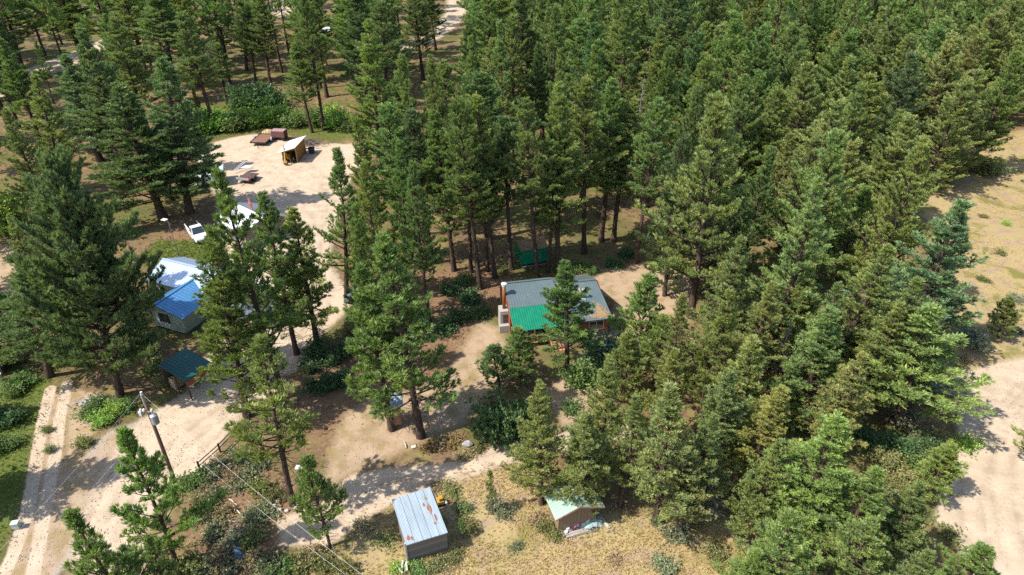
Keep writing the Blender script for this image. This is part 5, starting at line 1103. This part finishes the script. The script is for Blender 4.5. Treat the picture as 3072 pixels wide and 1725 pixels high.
LOGS = ((1083, 985, 1.2, 3.6, .12, 'longest grey log on the sandy bank left of the large pine'), (1062, 940, 1.3, 2.6, .09, 'thinner curved log on the sandy bank left of the large pine'), (700, 1507, -.6, 1.1, .06, 'short pale stick uppermost in the brush right of the utility pole'), (722, 1543, -.75, 2.0, .06, 'long pale broken stick in the brush right of the utility pole'), (692, 1566, .05, 1.3, .05, 'level pale stick in the brush below the utility pole wires'), (693, 1594, .5, 1.0, .05, 'lowest crooked pale stick in the brush near the blue drum'), (1216, 1335, 1.9, .9, .06, 'dead forked stick on the bare ground under the large pine'))
for x, y, a, l2, r_, lb in LOGS:
    z = r_*.8; c_, s_ = math.cos(a)*l2/2, math.sin(a)*l2/2
    piece('log', lb, 'log', MB().tube([(-c_, -s_, z), (-c_*.3, -s_*.2+.06, z+.05), (c_*.4, s_*.45, z), (c_, s_, z+.03)], [r_, r_*.95, r_*.8, r_*.6], 8), mat('bleached_wood', (.55, .50, .44)) if r_ < .08 else GREYWOOD, G(x, y))

# ------------------------------------------------------------------ shrubs
def leaf_material():
    m, t, b = nmat('leaves'); oi = N(t, 'ObjectInfo'); ge = N(t, 'NewGeometry')
    hv = N(t, 'HueSaturation'); t.links.new(oi.outputs['Color'], hv.inputs['Color'])
    t.links.new(mth(t, 'ADD', .55, mth(t, 'MULTIPLY', ge.outputs['Random Per Island'], .9)), hv.inputs['Value']); t.links.new(mth(t, 'ADD', .48, mth(t, 'MULTIPLY', oi.outputs['Random'], .04)), hv.inputs['Hue'])
    t.links.new(hv.outputs[0], b.inputs['Base Color']); b.inputs['Roughness'].default_value = .5
    tr = N(t, 'BsdfTranslucent'); t.links.new(mixc(t, 1., hv.outputs[0], (1.0, 1.15, .6), 'MULTIPLY'), tr.inputs['Color'])
    mx = N(t, 'MixShader'); mx.inputs[0].default_value = .35; t.links.new(b.outputs[0], mx.inputs[1]); t.links.new(tr.outputs[0], mx.inputs[2]); t.links.new(mx.outputs[0], t.nodes['Material Output'].inputs['Surface'])
    return m
LM = leaf_material()
def make_shrub(seed, n_stem=16, per=26, leaf=.16, R_=1., H=1.3, upright=.5, nb=5):
    """stems from the base carrying leaves, in uneven clumps"""
    rg = np.random.default_rng(seed); az = rg.uniform(0, 6.28, n_stem); ln = rg.uniform(.35, 1.2, n_stem); out = rg.uniform(.15, 1.25, n_stem)**.7
    T = np.stack([np.cos(az)*out*R_*ln, np.sin(az)*out*R_*ln, H*ln*(1-.45*out**2)], 1); B = T*[.12, .12, 0]
    wood = [sticks(B-[0, 0, .1], T, np.full(n_stem, .03), np.full(n_stem, .008))]
    f = rg.uniform(.3, 1.03, (n_stem, per)); c = B[:, None]+(T-B)[:, None]*f[..., None]; c = c.reshape(-1, 3)+rg.normal(0, 1, (n_stem*per, 3))*[.24*R_, .24*R_, .13*H]
    c[:, 2] = np.maximum(c[:, 2], .06)
    D = unit(np.repeat(unit(T+[0, 0, upright]), per, 0)+rg.normal(0, .6, (n_stem*per, 3)))
    V, F = tufts(c, D, leaf*rg.uniform(.7, 1.3, len(c)), rg, nb, width=.2, spread=1.2)
    wv, wf = join(wood)
    return npmesh('stem', wv, wf, BARK), npmesh('foliage', V, F, LM)
SHRUB = {'leafy': [make_shrub(i, 20, 46, .15, 1., 1.35, nb=7) for i in (1, 2, 3)], 'brush': [make_shrub(10+i, 22, 22, .16, 1., .75, .2, nb=8) for i in (1, 2, 3)], 'willow': [make_shrub(20+i, 24, 52, .18, 1., 1.9, 1.2, nb=7) for i in (1, 2)]}
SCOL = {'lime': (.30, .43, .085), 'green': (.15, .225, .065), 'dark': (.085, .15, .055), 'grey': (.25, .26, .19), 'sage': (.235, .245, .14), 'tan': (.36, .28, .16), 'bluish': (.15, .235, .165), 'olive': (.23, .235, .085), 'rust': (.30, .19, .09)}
SHR = []
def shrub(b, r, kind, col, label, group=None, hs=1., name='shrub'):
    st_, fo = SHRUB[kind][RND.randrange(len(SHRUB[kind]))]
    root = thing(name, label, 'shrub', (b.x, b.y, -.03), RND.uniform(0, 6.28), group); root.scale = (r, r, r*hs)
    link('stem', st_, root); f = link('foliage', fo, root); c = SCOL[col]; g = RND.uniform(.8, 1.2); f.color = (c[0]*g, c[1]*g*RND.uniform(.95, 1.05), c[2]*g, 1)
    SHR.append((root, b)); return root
def row(spec, where):
    spec = sorted(spec, key=lambda s: s[0])
    for i, s in enumerate(spec):
        o = 'leftmost' if i == 0 else 'rightmost' if i == len(spec)-1 else ORD[min(i, 19)]
        x, y, r, kind, col = s[:5]; adj = {'lime': 'bright green', 'green': 'green', 'dark': 'dark green', 'grey': 'grey', 'sage': 'sage green', 'tan': 'dry tan', 'bluish': 'blue green', 'olive': 'olive', 'rust': 'rust brown'}[col]
        shrub(G(x, y), r, kind, col, f'{o} {adj} shrub {where}' if o in ('leftmost', 'rightmost') else f'{adj} shrub, {o} from left {where}', 'shrubs '+where, s[5] if len(s) > 5 else 1.)
shrub(G(1806, 1085), 2.1, 'willow', 'bluish', 'rounded blue green bush below the cabin right hand window', hs=.9)
shrub(G(1745, 1150), 2.0, 'leafy', 'green', 'dense green bush in front of the cabin below the blue green one')
shrub(G(1490, 1310), 2.3, 'leafy', 'dark', 'dark leafy bush at the top of the dirt path beside two buckets', hs=1.4)
shrub(G(1535, 1290), 1.8, 'leafy', 'dark', 'smaller dark bush right behind the two buckets', hs=1.4)
shrub(G(35, 690), 3.2, 'willow', 'lime', 'large bright green bush at the left edge beside the huge pine')
shrub(G(2960, 520), 2.6, 'leafy', 'olive', 'lone olive bush on the sunny upper end of the dry field', hs=.7)
shrub(G(2690, 690), 2.6, 'leafy', 'bluish', 'blue green bush between pines at the left edge of the dry field', hs=1.2)
shrub(G(2650, 540), 3.0, 'willow', 'green', 'tall leafy green bush in the canopy gap above the dry field')
shrub(G(2915, 1030), 2.1, 'brush', 'grey', 'grey green bush on the bank beside the little pine at right', hs=1.1)
shrub(G(3015, 672), .7, 'brush', 'lime', 'small yellow green weed clump on the open dry field')
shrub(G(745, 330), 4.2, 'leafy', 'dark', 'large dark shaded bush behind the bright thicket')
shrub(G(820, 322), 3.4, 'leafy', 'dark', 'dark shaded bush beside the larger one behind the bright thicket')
row([(x, y, r, 'willow', c, .75) for x, y, r, c in ((575, 400, 2.4, 'green'), (600, 372, 2.3, 'lime'), (630, 395, 2.6, 'lime'), (665, 385, 2.7, 'lime'), (700, 392, 2.4, 'green'), (735, 372, 2.5, 'lime'), (770, 380, 2.6, 'lime'), (805, 372, 2.4, 'lime'), (840, 366, 2.5, 'lime'), (880, 378, 2.2, 'green'), (955, 372, 2.3, 'green'), (985, 366, 2.6, 'lime'), (1020, 380, 2.5, 'lime'), (1050, 392, 2.0, 'green'))], 'in the bright thicket above the sandy yard')
row([(x, y, r, 'brush', c, .9) for x, y, r, c in ((560, 1455, 1.1, 'green'), (600, 1440, 1.1, 'green'), (640, 1425, 1.1, 'sage'), (670, 1400, 1.2, 'sage'), (715, 1380, 1.2, 'sage'), (765, 1395, 1.2, 'sage'), (700, 1440, 1.1, 'tan'), (650, 1490, 1.1, 'sage'), (600, 1500, 1.0, 'tan'), (735, 1450, 1.2, 'sage'), (780, 1470, 1.3, 'olive'), (830, 1490, 1.1, 'olive'), (620, 1545, 1.2, 'sage'), (665, 1545, 1.0, 'tan'), (760, 1560, 1.2, 'sage'), (800, 1535, 1.1, 'sage'), (640, 1600, 1.2, 'sage'), (700, 1620, 1.1, 'grey'), (745, 1625, 1.2, 'olive'))], 'in the brush right of the utility pole')
row([(x, y, r, 'brush', c) for x, y, r, c in ((660, 1690, 1.1, 'tan'), (700, 1705, 1.1, 'sage'), (770, 1680, 1.2, 'tan'), (815, 1700, 1.2, 'sage'), (860, 1720, 1.2, 'green'), (900, 1700, 1.2, 'olive'), (940, 1670, 1.0, 'tan'), (980, 1700, 1.1, 'olive'), (1040, 1710, 1.0, 'olive'), (560, 1710, 1.3, 'olive'), (620, 1720, 1.1, 'sage'))], 'along the bottom edge at left')
row([(x, y, r, 'brush', c, .6) for x, y, r, c in ((1100, 1580, 1.0, 'tan'), (1150, 1625, 1.0, 'olive'), (1200, 1700, .8, 'lime'), (1260, 1712, .9, 'green'), (1310, 1700, .9, 'olive'), (1365, 1670, .8, 'olive'), (1405, 1580, .9, 'olive'), (1390, 1530, .8, 'green'), (1350, 1475, 1.0, 'olive'), (1310, 1462, .8, 'tan'))], 'around the rusty tin roofed shed')
row([(x, y, r, 'brush', c, .9) for x, y, r, c in ((1290, 1345, 1.0, 'rust'), (1320, 1335, 1.0, 'tan'), (1350, 1330, .9, 'rust'), (1440, 1345, .7, 'olive'), (1480, 1525, .9, 'sage'), (1510, 1535, .9, 'sage'), (1610, 1560, .8, 'tan'), (1645, 1580, .9, 'olive'), (1665, 1605, .7, 'olive'), (1395, 1370, .9, 'tan'))], 'between the dirt path and the mint roofed shed')
row([(x, y, r, 'brush', c, .8) for x, y, r, c in ((2030, 1600, 1.2, 'sage'), (2150, 1660, 1.0, 'olive'), (1550, 1640, .6, 'sage'), (1840, 1680, .6, 'tan'), (2000, 1700, 1.1, 'sage'))], 'on the bottom meadow')
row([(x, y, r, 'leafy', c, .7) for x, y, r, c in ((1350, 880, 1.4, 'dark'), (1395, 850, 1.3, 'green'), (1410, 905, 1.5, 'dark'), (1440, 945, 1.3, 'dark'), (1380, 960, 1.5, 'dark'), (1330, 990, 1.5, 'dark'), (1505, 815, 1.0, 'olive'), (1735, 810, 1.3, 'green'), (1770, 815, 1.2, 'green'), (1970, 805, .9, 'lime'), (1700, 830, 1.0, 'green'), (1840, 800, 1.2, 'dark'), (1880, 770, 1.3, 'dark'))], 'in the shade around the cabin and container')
row([(x, y, r, 'leafy', c, .7) for x, y, r, c in ((270, 1245, 1.1, 'green'), (310, 1265, 1.1, 'lime'), (340, 1240, 1.2, 'lime'), (370, 1225, 1.1, 'green'), (300, 1220, 1.2, 'dark'), (250, 1330, .8, 'olive'), (40, 1180, 1.2, 'green'), (70, 1150, 1.3, 'green'), (30, 1260, 1.5, 'dark'), (15, 1340, 1.2, 'green'), (140, 1290, .5, 'olive'), (150, 1350, .5, 'olive'))], 'beside the gravel road at left')
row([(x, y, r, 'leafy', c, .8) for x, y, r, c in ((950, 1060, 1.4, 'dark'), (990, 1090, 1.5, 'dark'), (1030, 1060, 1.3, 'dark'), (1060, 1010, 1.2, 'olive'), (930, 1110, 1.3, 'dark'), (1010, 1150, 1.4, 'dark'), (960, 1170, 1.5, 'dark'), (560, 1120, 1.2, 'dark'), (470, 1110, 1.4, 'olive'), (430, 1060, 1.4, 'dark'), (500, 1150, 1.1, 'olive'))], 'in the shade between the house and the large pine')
row([(x, y, r, 'brush', c, .8) for x, y, r, c in ((2890, 1330, 1.2, 'lime'), (2830, 1390, 1.3, 'lime'), (2870, 1110, .9, 'olive'), (3000, 760, .8, 'olive'), (2950, 840, .8, 'olive'), (3050, 900, 1.0, 'grey'), (3060, 1000, .7, 'grey'), (2950, 650, .7, 'olive'), (2740, 1560, 1.1, 'olive'), (2690, 1600, 1.1, 'olive'), (2850, 1610, 1.0, 'olive'), (2900, 1080, .8, 'tan'))], 'along the right hand clearing and dry field')
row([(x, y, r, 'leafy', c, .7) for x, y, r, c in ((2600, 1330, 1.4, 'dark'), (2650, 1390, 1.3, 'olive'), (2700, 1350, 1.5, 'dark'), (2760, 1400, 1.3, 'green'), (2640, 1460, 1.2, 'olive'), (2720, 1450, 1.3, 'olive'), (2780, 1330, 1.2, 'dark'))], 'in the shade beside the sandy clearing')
# dead grey pines standing in the groves
def snag(seed, h):
    rg = np.random.default_rng(seed); tv, tf, at_ = trunk_mesh(h, .15, rg, bend=.4); n = 70; z = h*rg.uniform(.15, .98, n); a = rg.uniform(0, 6.28, n); l = (1-z/h)*2.2*rg.uniform(.4, 1, n)+.3
    A = at_(z); B = A+np.stack([np.cos(a)*l, np.sin(a)*l, l*rg.uniform(-.35, .3, n)], 1); parts = [(tv, tf), sticks(A, B, np.full(n, .035), np.full(n, .01))]
    for q in range(3): f = rg.uniform(.35, .9, (n, 1)); M = A+(B-A)*f; parts.append(sticks(M, M+unit(rg.normal(size=(n, 3)))*l[:, None]*.4, np.full(n, .018), np.full(n, .006)))
    return npmesh('dead_pine', *join(parts), mat('dead_wood', (.33, .29, .26), .9, c2=(.22, .19, .17), scale=3))
for i, (x, y, h, lb) in enumerate(((2310, 1190, 9, 'grey dead pine among green ones right of the cabin grove'), (2640, 1180, 12, 'bare grey dead pine left of the blue car'), (2120, 1560, 7, 'grey dead pine at the edge of the bottom meadow'), (1420, 700, 17, 'grey dead pine in the shady stand above the cabin'), (1900, 560, 18, 'grey dead pine in the dark gap of the upper right forest'), (2360, 1500, 7, 'short grey dead pine beside the bright pine at lower right'), (1090, 1080, 8, 'thin grey dead pine left of the large pine'))):
    o = link('dead_pine', snag(200+i, h)); o.location = G(x, y); tag(o, lb, 'dead tree')
# undergrowth through the forest
UND = []; tries = 0
while tries < 4000 and len(UND) < 105:
    tries += 1; px, py = RND.uniform(-40, 3100), RND.uniform(60, 1350) if RND.random() < .7 else RND.uniform(150, 700)
    b = G(px, py)
    if any(pdist((px, py), p) < 6 for p in PROT) or (py > 1080 and px < 1700): continue
    if any((b-q[1]).length < 1.6 for q in SHR) or any((b-q).length < 2.2 for q, *_ in UND): continue
    UND.append((b, px, py))
und = {}
for b, px, py in UND:
    z = 'the upper left forest' if px < 1000 and py < 560 else 'the left hand woods' if px < 1000 else 'the forest above the cabin' if px < 1950 and py < 760 else 'the woods left of the cabin' if px < 1500 else 'the right hand woods'
    und.setdefault(z, []).append((px, b))
for z, L in und.items():
    for px, b in sorted(L, key=lambda q: q[0]):
        shrub(b, RND.uniform(.8, 1.7), RND.choice(('leafy', 'brush', 'brush')), RND.choice(('green', 'olive', 'sage', 'dark', 'olive', 'tan')), f'low undergrowth shrub among trunks in {z}', f'undergrowth shrubs in {z}', RND.uniform(.6, .9))

# ------------------------------------------------------------------ grass and litter nobody could count
GA = {}
def blades_material(name, c, c2, tr_=.3):
    m, t, b = nmat(name); ge = N(t, 'NewGeometry'); v = N(t, 'TexCoord').outputs['Object']
    f = mth(t, 'ADD', mth(t, 'MULTIPLY', ge.outputs['Random Per Island'], .6), mth(t, 'MULTIPLY', noise(t, v, .35, 3), .6), clamp=True)
    col = mixc(t, f, c, c2); t.links.new(col, b.inputs['Base Color']); b.inputs['Roughness'].default_value = .7; b.inputs['Specular IOR Level'].default_value = .2
    tr = N(t, 'BsdfTranslucent'); t.links.new(col, tr.inputs['Color']); mx = N(t, 'MixShader'); mx.inputs[0].default_value = tr_
    t.links.new(b.outputs[0], mx.inputs[1]); t.links.new(tr.outputs[0], mx.inputs[2]); t.links.new(mx.outputs[0], t.nodes['Material Output'].inputs['Surface']); return m
def scatter(zone, n, seed, inside=True, box=None):
    rg = np.random.default_rng(seed); poly = WZ[zone] if isinstance(zone, str) else zone
    lo = poly.min(0) if box is None else np.array(box[0]); hi = poly.max(0) if box is None else np.array(box[1]); lo = np.maximum(lo, [-130, 26]); hi = np.minimum(hi, [130, 175])
    P = rg.uniform(lo, hi, (n, 2)); P = P[sdist(P, poly) < rg.normal(0, .8, len(P))]
    return P
def field(name, P, size, seed, m_, nb, width=.16, spread=.6, zoff=0.):
    rg = np.random.default_rng(seed); k = len(P); D = np.tile([[0., 0, 1.]], (k, 1))+rg.normal(0, .25, (k, 3))
    Z = relief(P[:, 0], P[:, 1]); c = np.column_stack([P, Z+zoff]); s = size*rg.uniform(.6, 1.4, k)
    V, F = tufts(c, unit(D), s, rg, nb, width=width, spread=spread); o = link(name, npmesh(name, V, F, m_)); o['kind'] = 'stuff'; return o
def clumped(P, seed, scale=.5, thr=.0):
    rg = np.random.default_rng(seed); ph = rg.uniform(0, 6.28, 6)
    q = np.sin(P[:, 0]*scale+ph[0]+1.4*np.sin(P[:, 1]*scale*.7+ph[1]))+np.sin(P[:, 1]*scale*1.2+ph[2]+1.2*np.sin(P[:, 0]*scale*.8+ph[3]))
    return P[q+rg.normal(0, .5, len(P)) > thr]
DG = blades_material('dry_blades', (.62, .47, .24), (.50, .38, .18)); OG = blades_material('olive_blades', (.40, .35, .12), (.28, .27, .075)); GG = blades_material('green_blades', (.09, .15, .025), (.16, .19, .045))
field('dry_grass', np.concatenate([clumped(scatter('meadow', 24000, 1), 11, .6, -.7), clumped(scatter('fieldE', 26000, 2), 12, .4, -.5)]), .17, 31, DG, 9, width=.09, spread=1.1)
field('olive_grass', np.concatenate([clumped(scatter('meadow', 9000, 3), 13, .5, .4), clumped(scatter('fieldE', 12000, 4), 14, .35, .6), clumped(scatter('bare', 900, 5), 15, .5, .5), clumped(scatter('wet', 9000, 6), 16, .3, -.5)]), .17, 32, OG, 9, width=.09, spread=1.1)
field('lawn_grass', np.concatenate([scatter('lawnW', 7000, 7), scatter('lawnN', 2600, 8)]), .17, 33, GG, 5)
fl = np.random.default_rng(44).uniform([-125, 34], [125, 165], (30000, 2)); fl = fl[np.abs(fl[:, 0]) < .8*fl[:, 1]+12]
soil = np.minimum.reduce([sdist(fl, WZ[k]) for k in ('yard', 'drive', 'road', 'path', 'bare', 'apron', 'clearing', 'toproad', 'toproad2', 'lawnW', 'meadow', 'fieldE')]); fl = fl[soil > .6]
field('forest_grass', clumped(fl, 18, .22, .1), .34, 34, blades_material('forest_blades', (.30, .255, .085), (.17, .18, .045)), 10, width=.07)
field('needle_duff', fl[::2]+.4, .3, 35, blades_material('duff_blades', (.27, .165, .09), (.16, .10, .06), .1), 4, spread=2.2)
# pebbles and clods
def pebbles(name, P, seed, m_, s0):
    rg = np.random.default_rng(seed); k = len(P); s = s0*rg.uniform(.4, 1.5, k)**1.4; Z = relief(P[:, 0], P[:, 1])
    base = np.array([[1, 0, 0], [0, 1, 0], [-1, 0, 0], [0, -1, 0], [0, 0, .7], [0, 0, -.7]]); F0 = np.array([[0, 1, 4], [1, 2, 4], [2, 3, 4], [3, 0, 4], [1, 0, 5], [2, 1, 5], [3, 2, 5], [0, 3, 5]])
    V = base[None]*rg.uniform(.6, 1.3, (k, 6, 3))*s[:, None, None]+np.column_stack([P, Z+s*.2])[:, None]
    F = (np.arange(k)*6)[:, None, None]+F0; o = link(name, npmesh(name, V.reshape(-1, 3), F.reshape(-1, 3), m_, 3)); o['kind'] = 'stuff'
pebbles('gravel', np.concatenate([scatter('road', 5000, 51), clumped(scatter('drive', 3500, 52), 61, .8, .3), clumped(scatter('clearing', 5000, 53), 62, .35, .8), clumped(scatter('bare', 2500, 54), 63, .6, .4), scatter('path', 1500, 55), clumped(scatter('yard', 3500, 56), 64, .3, .7)]), 57, mat('pebble', (.46, .38, .30), .9, c2=(.33, .26, .20), scale=1.2), .042)
pebbles('forest_debris', fl[::3]+.9, 58, mat('debris', (.24, .17, .12), .9, c2=(.36, .30, .24), scale=.8), .07)
